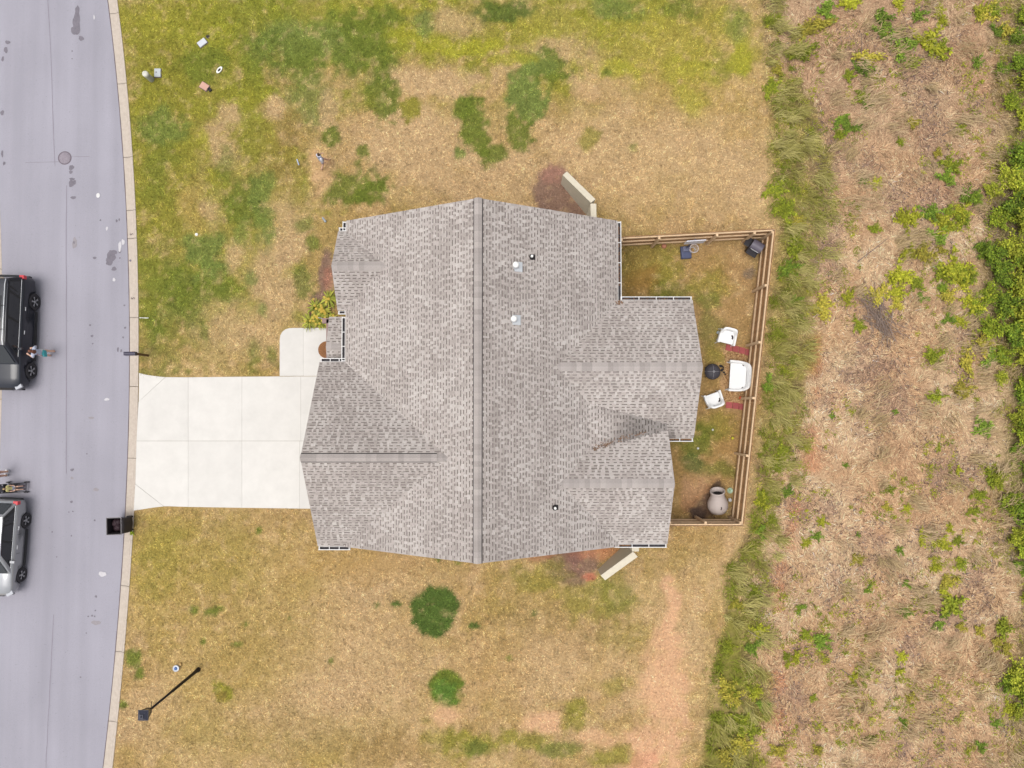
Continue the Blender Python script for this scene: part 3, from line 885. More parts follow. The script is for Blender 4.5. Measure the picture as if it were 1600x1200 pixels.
for u, v in ((806, 417), (803, 500)):
    p = roof_point(u, v)
    o = link('flue_vent', None, house, p)
    MB().box((.10, 0, .0), (.34, .38, .05), M=Mr).obj('flashing', M_galv, o)
    MB().lathe([(.135, -.08), (.12, .10), (.075, .17), (.075, .42)], 18).obj('pipe', M_galv, o)
    MB().lathe([(.11, .36), (.12, .38), (.12, .47), (.09, .53), (.001, .56)], 18).obj('cap', M_pvc, o)
for u, v in ((831, 402), (867, 793)):
    p = roof_point(u, v)
    o = link('plumbing_vent', None, house, p)
    MB().lathe([(.12, -.02), (.115, .05), (.085, .10), (.06, .13), (.06, .2)], 16).box((.03, 0, .022), (.24, .2, .012), M=Mr).obj('boot', M_black, o)
    MB().lathe([(.05, .1), (.05, .27), (.035, .275), (.03, .2), (.001, .2)], 14).obj('pipe', M_pvc, o)

# ------------------------------------------------------------------ concrete wing walls
M_wing = mat('cast_concrete', C(240, 230, 208), .85, .06, 5, .3, 60)
def wing(name, label, A, B, Cc, hA, hB, th):
    """low wall from A to B, then a short return to Cc"""
    t = thing(name, label, 'wall', (0, 0, 0), group=None)
    def seg(p, q, h0, h1, nm):
        d = (q - p).normalized(); nn = Vector((-d.y, d.x, 0)) * th / 2
        vs = []
        for a, h in ((p, h0), (q, h1)):
            for s in (-1, 1):
                vs += [(a.x + nn.x * s, a.y + nn.y * s, -.3), (a.x + nn.x * s, a.y + nn.y * s, h)]
        MB().add(vs, [(0, 1, 5, 4), (2, 6, 7, 3), (1, 3, 7, 5), (0, 2, 3, 1), (4, 5, 7, 6), (0, 4, 6, 2)]).obj(nm, M_wing, t)
    seg(A, B, hA, hB, 'wing_panel')
    seg(B + (Cc - B).normalized() * .12, Cc, hB + .02, hB + .02, 'return_panel')
    bpy.context.view_layer.update()
    for o in [c for c in COL.objects if c.parent == t]:
        bm = bmesh.new(); bm.from_mesh(o.data); bmesh.ops.recalc_face_normals(bm, faces=bm.faces); bm.to_mesh(o.data); bm.free()
        bevel(o, .015, 2)
A, B = W(882.5, 270.5, 1.25), W(927, 314, 1.95)
wing('retaining_wall', 'pale concrete retaining wall angled beside the mulch bed and bare lawn', Vector((A.x, A.y, 0)), Vector((B.x, B.y, 0)), Vector((B.x + .03, 7.6, 0)), 1.25, 1.95, .26)
A, B = W(942, 903, 1.15), W(993, 866, 1.95)
wing('retaining_wall', 'pale concrete retaining wall angled away from the roof gutter over red soil', Vector((A.x, A.y, 0)), Vector((B.x, B.y, 0)), Vector((B.x, -5.3, 0)), 1.15, 1.95, .30)

# ------------------------------------------------------------------ wooden privacy fence
M_wood = mat('brown_fence_wood', C(204, 158, 112), .9, .16, 7, .5, 40, objvar=.16, stretch=(1, 1, .25))
M_rail = mat('pale_rail_wood', C(246, 212, 172), .9, .12, 6, .4, 40, objvar=.08)
fence = thing('fence', 'brown wooden privacy fence round the small back yard', 'fence', (0, 0, 0))
FH = 1.83
picket_me = {}
pk = MB().box((0, 0, FH / 2), (.136, .019, FH - .04)); pk.add([(-.068, -.0095, FH - .02), (.068, -.0095, FH - .02), (.068, .0095, FH - .02), (-.068, .0095, FH - .02), (-.04, -.0095, FH), (.04, -.0095, FH), (.04, .0095, FH), (-.04, .0095, FH)], [(4, 5, 6, 7), (0, 1, 5, 4), (1, 2, 6, 5), (2, 3, 7, 6), (3, 0, 4, 7)])
picket_me = pk.mesh('picket', M_wood)
post_me = bevel(MB().box((0, 0, FH / 2 - .06), (.10, .10, FH - .04)).obj('tmp_post', M_rail), .01)
post_mesh = post_me.data
bpy.data.objects.remove(post_me)
def fence_run(P, Q, posts, inward):
    d = (Q - P); L = d.length; d.normalize()
    ang = math.atan2(d.y, d.x)
    n = int(L / .145)
    for i in range(n):
        p = P + d * (.07 + i * (L - .14) / (n - 1))
        link('picket', picket_me, fence, (p.x, p.y, rs.uniform(-.012, .012)), (rs.uniform(-.004, .004), rs.uniform(-.006, .006), ang))
    for z in (.40, 1.06, 1.72):
        m = (P + Q) / 2 + inward * .054
        me = MB().box((0, 0, 0), (L, .062, .09)).mesh('rail', M_rail)
        link('rail', me, fence, (m.x, m.y, z), (0, 0, ang))
    for f in posts:
        p = P + d * L * f + inward * .135
        link('post', post_mesh, fence, (p.x, p.y, 0), (0, 0, ang))
NW_, NE_, SE_, SW_ = W(967, 370, FH), W(1212, 357, FH), W(1162, 822, FH), W(1040, 822, FH)
for p in (NW_, NE_, SE_, SW_): p.z = 0
NE2 = NE_.copy()
fence_run(NW_, NE_, (.02, .26, .63, .87, .985), Vector((0, -1, 0)))
fence_run(NE_ + Vector((-.01, -.06, 0)), SE_ + Vector((.0, .06, 0)), (.19, .385, .575, .77), Vector((-1, .107, 0)).normalized())
fence_run(SW_, SE_, (.06, .52, .97), Vector((0, 1, 0)))

# ------------------------------------------------------------------ grass, straw and rough growth
M_blade = mat('grass_blades', (1, 1, 1), .9, 0, attr='Col', spec=.1)
rg = np.random.RandomState(3)
def not_on_hard(x, y):
    ok = (x > kerb_back(y) + .04)
    d0, d1 = W(212, 583), W(545, 798)
    ok &= ~((x < d1.x) & (y < d0.y - .12) & (y > d1.y + .05))
    w0, w1 = W(436, 511), W(545, 590)
    ok &= ~((x > w0.x) & (x < w1.x) & (y < w0.y) & (y > w1.y))
    ok &= ~((x > XW) & (x < XE) & (y > YS_ + .3) & (y < YN - .3))
    return ok
def blades(name, x, y, cols, length, width, ang, tilt, z0=0.0):
    n = len(x)
    ca, sa = np.cos(ang), np.sin(ang)
    h, w = length * np.cos(tilt), width / 2
    zt = length * np.sin(tilt)
    co = np.empty((n, 3, 3))
    co[:, 0] = np.stack([x - sa * w, y + ca * w, np.full(n, z0)], 1)
    co[:, 1] = np.stack([x + sa * w, y - ca * w, np.full(n, z0)], 1)
    co[:, 2] = np.stack([x + ca * h, y + sa * h, z0 + zt], 1)
    me = fast_mesh(name, co.reshape(-1, 3), 1, np.arange(n * 3).reshape(n, 3), cols, M_blade)
    return tag(link(name, me), kind='stuff')
# mown turf
N = 600000
x, y = rg.uniform(-18.8, 13.2, N), rg.uniform(-21.5, 24.0, N)
ok = not_on_hard(x, y) & (x < edge_lawn(y) + .4)
x, y = x[ok], y[ok]
c, _, _, _ = ground_colour(x + rg.normal(0, .05, len(x)), y + rg.normal(0, .05, len(x)))
# bare spots and beds carry less grass
bare = (c[:, 1] < c[:, 0] * .66)
keep = ~bare | (rg.rand(len(x)) < .35)
x, y, c = x[keep], y[keep], c[keep]
n = len(x)
clump = fbm(x, y, .16, 120, 2)
fine = fbm(x, y, .09, 125, 2)
val = np.clip(rg.lognormal(0.0, .30, n), .4, 1.75) * (.55 + 1.0 * clump) * (.62 + .76 * fine) * 1.24
hue = rg.normal(0, .07, (n, 1)) * np.array([[1.0, .1, -.6]])
cc = np.clip(c * val[:, None] * (1 + hue), .004, .75)
o = blades('lawn_grass', x, y, cc, rg.uniform(.06, .16, n), rg.uniform(.014, .030, n), fbm(x, y, .5, 400) * 14 + rg.normal(0, 1.0, n), rg.uniform(.1, .8, n))
o['label'] = 'short patchy lawn grass, part green and part dried tan'; o['category'] = 'grass'
# straw lying over the cleared field
N = 440000
x, y = rg.uniform(10.5, 27.5, N), rg.uniform(-21.5, 24.0, N)
ok = x > edge_lawn(y) + .1
x, y = x[ok], y[ok]
c, w1, w2, w3 = ground_colour(x + rg.normal(0, .08, len(x)), y + rg.normal(0, .08, len(x)))
n = len(x)
ang = fbm(x, y, 1.4, 140) * 11 + rg.normal(0, .65, n)
val = rg.lognormal(0.04, .42, n) * (.5 + 1.0 * fbm(x, y, .22, 150, 3)) * 1.3
pale = (rg.rand(n) < .22) & (w2 > .5)
cc = c * val[:, None]
cc[pale] = C(236, 206, 164) * rg.uniform(.75, 1.1, (pale.sum(), 1))
dk = (rg.rand(n) < .11)
cc[dk] = C(140, 104, 84) * rg.uniform(.5, 1.1, (dk.sum(), 1))
o = blades('straw', x, y, np.clip(cc, .004, .7), rg.uniform(.08, .34, n), rg.uniform(.010, .024, n), ang, rg.uniform(.02, .32, n), .0)
o['label'] = 'dry straw lying over the cleared field beyond the fence'; o['category'] = 'straw'
# dark woody litter
N = 26000
x, y = rg.uniform(11, 25.5, N), rg.uniform(-18.5, 20.5, N)
ok = (x > edge_field(y) - .6) & (fbm(x, y, 1.6, 83) + .12 * fbm(x, y, .5, 84) > .60)
x, y = x[ok], y[ok]
n = len(x)
cc = np.where(rg.rand(n, 1) < .5, C(112, 92, 92)[None], C(158, 138, 132)[None]) * rg.uniform(.5, 1.2, (n, 1))
o = blades('woody_litter', x, y, cc, rg.uniform(.06, .22, n), rg.uniform(.015, .035, n), rg.uniform(0, 6.28, n), rg.uniform(.02, .3, n), .05)
o['label'] = 'grey brown wood chips and twigs scattered in the field'; o['category'] = 'litter'

# long wind-swept grass: bent two-segment blades in tussocks
def long_grass(name, cx, cy, per, rad, L, base_ang, spread, colA, colB, seed):
    r = np.random.RandomState(seed)
    k = len(cx)
    X = np.repeat(cx, per) + r.normal(0, 1, k * per) * np.repeat(rad, per)
    Y = np.repeat(cy, per) + r.normal(0, 1, k * per) * np.repeat(rad, per)
    A = np.repeat(base_ang, per) + r.normal(0, spread, k * per)
    LL = np.repeat(L, per) * r.uniform(.5, 1.15, k * per)
    n = k * per
    w = r.uniform(.010, .022, n)
    ca, sa = np.cos(A), np.sin(A)
    zz = np.zeros(n)
    h1, z1 = LL * .28, LL * .45
    h2, z2 = LL * .62, LL * .62
    h3, z3 = LL * .98, LL * .50
    bend = r.normal(0, .12, n)
    c2, s2 = np.cos(A + bend), np.sin(A + bend)
    co = np.empty((n, 7, 3))
    for i, (h, z, ww, cA, sA) in enumerate(((0 * LL, zz, w, ca, sa), (h1, z1, w, ca, sa), (h2, z2, w * .8, c2, s2))):
        co[:, 2 * i] = np.stack([X + cA * h - sA * ww / 2, Y + sA * h + cA * ww / 2, z], 1)
        co[:, 2 * i + 1] = np.stack([X + cA * h + sA * ww / 2, Y + sA * h - cA * ww / 2, z], 1)
    co[:, 6] = np.stack([X + c2 * h3, Y + s2 * h3, z3], 1)
    b = (np.arange(n) * 7)[:, None]
    tri = np.concatenate([b + np.array([[0, 1, 3]]), b + np.array([[0, 3, 2]]), b + np.array([[2, 3, 5]]), b + np.array([[2, 5, 4]]), b + np.array([[4, 5, 6]])], 0)
    t = r.rand(n, 1)
    cl = np.repeat(r.rand(k, 1), per, 0)
    t = np.clip(t * .5 + cl * .5, 0, 1)
    cc = (colA * (1 - t) + colB * t) * r.uniform(.6, 1.35, (n, 1))
    me = fast_mesh(name, co.reshape(-1, 3), 1, tri, np.tile(cc, (5, 1)), M_blade)
    return tag(link(name, me), kind='stuff')
NT = 230
ty = rg.uniform(-18, 20.5, NT)
lo, hi = edge_lawn(ty) + .15, edge_field(ty) + .1
tx = lo + (hi - lo) * rg.beta(1.2, 1.3, NT)
kp = fbm(tx, ty, 1.6, 222) > .44
tx, ty = tx[kp], ty[kp]
NT = len(tx)
sw = fbm(tx, ty, 3.0, 200) * 3.6 - 2.0
o = long_grass('tall_grass', tx, ty, 42, rg.uniform(.04, .16, NT), rg.uniform(.28, .85, NT), sw, .42, C(158, 152, 70), C(214, 202, 132), 5)
o['label'] = 'long wind-bent grass along the outside of the wooden fence'; o['category'] = 'grass'
gy2 = rg.uniform(-18, 20.5, 150)
gx2 = edge_lawn(gy2) + .12 + (edge_field(gy2) - edge_lawn(gy2)) * rg.beta(1.0, 2.0, 150)
o = long_grass('green_verge_grass', gx2, gy2, 46, rg.uniform(.06, .24, 150), rg.uniform(.18, .5, 150), rg.uniform(0, 6.28, 150), 1.2, C(118, 132, 40), C(168, 174, 66), 6)
o['label'] = 'fresh green grass tufts in the rough strip behind the fence'; o['category'] = 'grass'
N2 = 170
sx, sy = rg.uniform(15, 25, N2), rg.uniform(-18, 20, N2)
o = long_grass('dry_grass_tufts', sx, sy, 55, rg.uniform(.1, .3, N2), rg.uniform(.3, .7, N2), fbm(sx, sy, 4.0, 210) * 6 - 3, .35, C(222, 194, 156), C(190, 166, 116), 8)
o['label'] = 'flattened dry grass tufts in the cleared field'; o['category'] = 'grass'

# leafy weeds and shrubs
M_weed = mat('weed_leaf', (1, 1, 1), .8, .0, attr='Col', spec=.2, objvar=.22)
def leaf_cloud(seed, n, R_, H, leaf, colA, colB, stems=9):
    """leaves strung along stems that fan out from the root"""
    r = random.Random(seed)
    mb = MB()
    S = []
    for i in range(stems):
        a = r.uniform(0, 6.28)
        S.append((a, R_ * r.uniform(.35, 1.15), H * r.uniform(.35, 1.1), r.uniform(-.5, .5), r.uniform(.75, 1.2)))
    for a, L, h, cv, br in S:                       # the stems themselves
        pts = [Vector((math.cos(a + cv * t) * L * t, math.sin(a + cv * t) * L * t, .01 + h * t ** .7)) for t in (0, .35, .7, 1)]
        w_ = Vector((-math.sin(a), math.cos(a), 0)) * R_ * .025
        for k in range(3):
            mb.add([pts[k] - w_, pts[k] + w_, pts[k + 1] + w_, pts[k + 1] - w_], [(0, 1, 2, 3)], col=colA * .8)
    for i in range(n):
        a, L, h, cv, br = S[i % len(S)]
        t = ((i // len(S)) + r.random()) / (n / len(S)) if i % 4 else r.random() * .4
        aa = a + cv * t
        j = R_ * .10
        p = Vector((math.cos(aa) * L * t + r.gauss(0, j), math.sin(aa) * L * t + r.gauss(0, j), max(.01, h * t ** .7 + r.gauss(0, j * .6))))
        s = leaf * r.uniform(.55, 1.35)
        b = aa + r.gauss(0, 1.0)
        di = Vector((math.cos(b), math.sin(b), r.uniform(-.35, .45))).normalized()
        sd_ = Vector((-math.sin(b), math.cos(b), r.uniform(-.5, .5))).normalized()
        q = r.random()
        c = (colA * (1 - q) + colB * q) * r.uniform(.6, 1.3) * br
        mb.add([p, p + di * s * .5 + sd_ * s * .27, p + di * s, p + di * s * .5 - sd_ * s * .27], [(0, 1, 2, 3)], col=c)
    return mb
WEEDC = [(C(164, 170, 40), C(208, 204, 66)), (C(136, 152, 42), C(178, 182, 56)), (C(168, 162, 62), C(210, 190, 76)), (C(112, 142, 46), C(150, 172, 60))]
weed_me = [leaf_cloud(100 + i, 520, .42, .22, .095, *WEEDC[i % 4], stems=9 + i % 6).mesh('weed', M_weed) for i in range(12)]
WEEDS = [(1325, 5, 3), (1290, 20, 3), (1280, 38, 3), (1258, 52, 3), (1252, 85, 3.4), (1375, 30, 3), (1373, 50, 2.4), (1400, 60, 3), (1410, 80, 3), (1422, 65, 2), (1450, 72, 4), (1465, 80, 3), (1350, 95, 3.4), (1345, 110, 2.6), (1326, 120, 2), (1424, 100, 2.6),
    (1345, 150, 2), (1353, 165, 1.4), (1312, 190, 2.4), (1325, 200, 2.6), (1310, 212, 2.2), (1425, 192, 1.8), (1482, 262, 2.8), (1475, 280, 3), (1348, 283, 1.4), (1365, 287, 1.6), (1541, 25, 3), (1555, 50, 2), (1570, 48, 2.4), (1530, 20, 2), (1525, 98, 1.8), (1405, 5, 2), (1435, 25, 2), (1470, 35, 2), (1465, 20, 1.6), (1500, 200, 1.6), (1462, 240, 1.6), (1405, 222, 1.2),
    (1240, 390, 3.4), (1232, 420, 3), (1280, 480, 3.6), (1365, 358, 2), (1412, 345, 3), (1425, 340, 2.6), (1450, 335, 3), (1475, 350, 3.4), (1462, 370, 2.8), (1415, 395, 2.6), (1440, 400, 3.4), (1470, 390, 1.6), (1405, 430, 4), (1395, 435, 2.4), (1430, 445, 2.6), (1398, 455, 2.6), (1370, 458, 2.8), (1325, 465, 2.2), (1398, 475, 2.2), (1340, 510, 2), (1455, 555, 3), (1510, 567, 3), (1470, 430, 3), (1490, 420, 4), (1480, 460, 3), (1500, 440, 2.4), (1440, 465, 1.4), (1500, 330, 3), (1510, 310, 2.6), (1520, 470, 3), (1535, 540, 3), (1500, 500, 2), (1480, 500, 2), (1550, 560, 3),
    (1503, 608, 3), (1460, 620, 2.4), (1398, 643, 1.2), (1535, 668, 2.8), (1550, 745, 3), (1528, 775, 2), (1390, 765, 1.6), (1385, 792, 1.6), (1415, 795, 1.2), (1483, 825, 1.6), (1470, 850, 2.4), (1496, 845, 1.6), (1440, 840, 1.8), (1275, 838, 1.6), (1258, 847, 1.6), (1285, 815, 1.4), (1337, 875, 1.8), (1405, 860, 1.4), (1500, 880, 1.8), (1230, 768, 2), (1222, 640, 1.4), (1258, 700, 1.4), (1300, 650, .9), (1320, 727, .9), (1450, 730, .9), (1465, 700, 1), (1496, 735, 1.2), (1520, 800, 1.6), (1340, 835, 1), (1460, 885, 2),
    (1250, 950, 1.6), (1258, 990, 1.8), (1280, 1002, 2.6), (1245, 1025, 2), (1228, 1025, 1.6), (1232, 1038, 1.2), (1413, 955, 2), (1485, 945, 4), (1480, 910, 2.4), (1475, 925, 2), (1465, 975, 1.6), (1500, 980, 1.6), (1406, 1025, 1.6), (1405, 1050, 1.6), (1333, 1058, 1.4), (1350, 1048, 1.6), (1422, 1090, 1.6), (1270, 1090, 1.4), (1410, 1128, 1.4), (1360, 1155, 1.4), (1530, 985, 2), (1565, 980, 2.8), (1555, 1005, 1.8), (1572, 1015, 2), (1554, 1130, 1.6), (1575, 1105, 2), (1530, 1165, 2), (1275, 1170, 2), (1212, 1170, 2), (1475, 960, 1.6), (1450, 950, 2), (1355, 921, 1.2), (1415, 912, 1.4),
    (1140, 1010, 2), (1175, 1010, 2.4), (1135, 1075, 3.4), (1145, 1085, 3), (1155, 1125, 3.4), (1170, 1135, 3), (1160, 1160, 3), (1150, 945, 2), (1180, 925, 2), (1185, 985, 2.4), (1190, 1100, 2), (1130, 1180, 3), (1178, 1080, 2), (1200, 600, 2.6), (1222, 705, 2), (1205, 720, 2.2), (1190, 780, 2.2), (1245, 345, 2), (1225, 330, 3), (1210, 300, 2.6), (1215, 110, 2), (1205, 140, 2.6), (1240, 470, 2), (1188, 830, 2), (1172, 860, 2)]
rw = random.Random(77)
# bigger clumps in the survey are several weeds growing together
TINT = ('bright yellow-green', 'mid green', 'yellowish olive', 'fresh green')
for i, (u, v, s) in enumerate(WEEDS):
    p = W(u, v)
    k = s / 2.4
    vi = rw.randrange(12)
    o = link('weed', weed_me[vi], None, (p.x, p.y, 0), (0, 0, rw.uniform(0, 6.28)))
    o.scale = (k * rw.uniform(.8, 1.25), k * rw.uniform(.8, 1.25), min(1.4, k) * rw.uniform(.9, 1.3))
    d_pile = math.hypot(u - 1372, v - 500)
    if p.x < float(edge_field(p.y)): zone = 'in the rough grass strip behind the fence' if 350 < v < 830 else 'in the rough grass strip beside the open lawn'
    elif d_pile < 75: zone = 'around the heap of dead branches'
    elif float(edge_scrub(p.y)) - p.x < 2.6: zone = 'in dry grass against the dense scrub'
    elif v < 300: zone = 'among brown litter in the dry field beside the bare lawn'
    else: zone = 'alone on the open straw of the dry field'
    size = 'large' if s >= 3 else 'small' if s < 1.7 else 'medium-sized'
    tag(o, '%s %s weed %s' % (size, TINT[vi % 4], zone), 'weed', 'weeds ' + zone)
# seedlings too many to count
def seedlings(name, x, y, per, rad, leaf, seed):
    r = np.random.RandomState(seed); k = len(x); n = k * per
    X = np.repeat(x, per) + r.normal(0, 1, n) * np.repeat(rad, per); Y = np.repeat(y, per) + r.normal(0, 1, n) * np.repeat(rad, per)
    A = r.uniform(0, 6.283, n); L = leaf * r.uniform(.5, 1.3, n); Z = r.uniform(.03, .14, n)
    ca, sa = np.cos(A), np.sin(A); w = L * .28; dz = r.uniform(-.02, .04, n)
    co = np.empty((n, 4, 3))
    co[:, 0] = np.stack([X, Y, Z], 1); co[:, 2] = np.stack([X + ca * L, Y + sa * L, Z + dz], 1)
    co[:, 1] = np.stack([X + ca * L * .5 - sa * w, Y + sa * L * .5 + ca * w, Z + dz * .6], 1); co[:, 3] = np.stack([X + ca * L * .5 + sa * w, Y + sa * L * .5 - ca * w, Z + dz * .6], 1)
    t = np.repeat(r.rand(k, 1), per, 0)
    cc = (C(132, 146, 44) * (1 - t) + C(196, 192, 66) * t) * r.uniform(.6, 1.25, (n, 1))
    me = fast_mesh(name, co.reshape(-1, 3), 1, np.arange(n * 4).reshape(n, 4), cc, M_blade)
    return tag(link(name, me), 'sparse weed seedlings sprouting through the straw and rough grass', 'seedlings', kind='stuff')
N = 2600
x, y = rg.uniform(10.8, 25.5, N), rg.uniform(-18, 20.5, N)
pr_ = fbm(x, y, 2.2, 500) + .10 * sstep(9, 14, y) + .16 * sstep(3.0, 0, edge_scrub(y) - x) + .16 * sstep(.3, -.4, x - edge_field(y))
ok = (x > edge_lawn(y) + .2) & (pr_ > .57)
x, y = x[ok], y[ok]
seedlings('weed_seedlings', x, y, 22, rg.uniform(.04, .15, len(x)), .07, 12)
M_stem = mat('shrub_stem', C(120, 96, 70), .9, .2, 10)
SHC = [(C(120, 146, 38), C(186, 194, 58)), (C(98, 130, 38), C(156, 174, 52)), (C(144, 158, 44), C(204, 204, 68))]
shrub_me = [leaf_cloud(300 + i, 2000, .70, .75, .11, *SHC[i % 3], stems=30).mesh('foliage', M_weed) for i in range(6)]
stem_mb = MB()
for i in range(6):
    a = i * 1.05
    stem_mb.tube([(0, 0, -.05), (.12 * math.cos(a), .12 * math.sin(a), .3), (.3 * math.cos(a + .2), .3 * math.sin(a + .2), .6)], [.014, .011, .006], 5)
stem_me = stem_mb.mesh('stem', M_stem)
SHRUBS = [(1500, 345, .55), (1520, 312, .5), (1480, 356, .45), (1512, 432, .6), (1532, 388, .6), (1490, 424, .5), (1522, 482, .6), (1470, 452, .4), (1545, 300, .6), (1550, 20, .5), (1562, 110, .55), (1560, 590, .5), (1480, 330, .4),
          (1592, 250, 1.1), (1568, 285, 1.0), (1598, 300, 1.3), (1580, 330, 1.1), (1600, 350, 1.3), (1555, 345, .8), (1545, 400, .9), (1575, 385, 1.1), (1602, 410, 1.3), (1560, 430, 1.0), (1590, 450, 1.2), (1540, 460, .8), (1568, 480, 1.0), (1600, 495, 1.3), (1545, 515, .9), (1580, 525, 1.1), (1600, 560, 1.1), (1565, 555, .7),
          (1595, 615, .8), (1588, 655, .8), (1600, 680, 1.0), (1586, 700, .5), (1556, 748, .55), (1575, 785, .8), (1597, 800, 1.0), (1585, 835, .8), (1600, 860, .9), (1590, 885, .6), (1582, 1052, 1.0), (1600, 1075, 1.2), (1572, 1065, .7), (1590, 1110, .6), (1575, 165, .7), (1590, 100, .8), (1600, 130, .9), (1600, 30, .8), (1585, 60, .6), (1600, 190, .9), (1605, 600, 1.0), (1608, 740, 1.0), (1605, 930, .8)]
for i, (u, v, s) in enumerate(SHRUBS):
    p = W(u, v)
    tint = ('yellow-green', 'deep green', 'pale olive-green')[i % 3]
    size = 'large' if s >= 1.05 else 'small' if s < .75 else 'medium-sized'
    t = thing('shrub', '%s %s shrub in the scrub bordering the dry field' % (size, tint), 'shrub', (p.x, p.y, 0), rw.uniform(0, 6.28), '%s %s shrubs in the scrub' % (size, tint))
    t.scale = (s, s, s * .9)
    link('foliage', shrub_me[i % 6], t)
    link('stem', stem_me, t)
# brush pile of dead branches
M_twig = mat('grey_dead_wood', C(158, 138, 126), .95, .2, 9, objvar=.2)
bp = W(1372, 500)
pile = thing('brush_pile', 'heap of grey dead branches lying in the middle of the dry field', 'brush pile', (bp.x, bp.y, 0), R(-62))
for i in range(70):
    L = rw.uniform(.4, 1.9)
    c = Vector((rw.gauss(0, .55), rw.gauss(0, .24), rw.uniform(.03, .22)))
    a = rw.gauss(0, .55)
    d = Vector((math.cos(a), math.sin(a), rw.uniform(-.06, .06))) * L / 2
    MB().tube([c - d, c + Vector((rw.gauss(0, .03), rw.gauss(0, .03), .03)), c + d], [rw.uniform(.01, .022), .012, .005], 5).obj('branch', M_twig, pile)
for (u, v, L, a) in ((1365, 390, 1.9, .65), (1398, 515, 1.3, -.7), (1500, 195, 2.0, .55), (1452, 365, 1.2, 1.1), (1190, 1000, 1.5, -.6), (1150, 1095, 1.0, .4), (1330, 1060, 1.2, -.75), (1345, 75, 1.2, 1.5)):
    p = W(u, v, .06)
    d = Vector((math.cos(a), math.sin(a), 0)) * L / 2
    o = MB().tube([-d, Vector((.03, .04, .06)), d], [.022, .016, .006], 6).obj('fallen_branch', M_twig, None, p)
    tag(o, 'single bare grey branch lying on the rough dry ground', 'branch', 'fallen branches in the field')

# ------------------------------------------------------------------ vehicles
M_blackpaint = mat('black_car_paint', (.008, .010, .018), .35, 0, spec=.35, clear=.35)
M_silver = mat('silver_car_paint', (.27, .275, .29), .32, .02, 3, metal=.35, clear=.8)
M_glass = mat('dark_tinted_glass', (.015, .017, .02), .06, 0, spec=.6)
M_chrome = mat('chrome_trim', (.55, .56, .58), .35, 0, metal=.8)
M_tyre = mat('tyre_rubber', (.03, .028, .032), .85, .15, 20)
M_alloy = mat('alloy_rim', (.40, .40, .42), .35, 0, metal=.6)
M_plast = mat('black_plastic', (.022, .022, .024), .6, .1, 10)
M_redl = mat('red_lamp', (.45, .02, .03), .2, 0, spec=.6)
M_headl = mat('clear_lamp', (.34, .35, .38), .12, 0, spec=.7)
def eval_mesh(o):
    dg = bpy.context.evaluated_depsgraph_get()
    dg.update()
    return bpy.data.meshes.new_from_object(o.evaluated_get(dg))
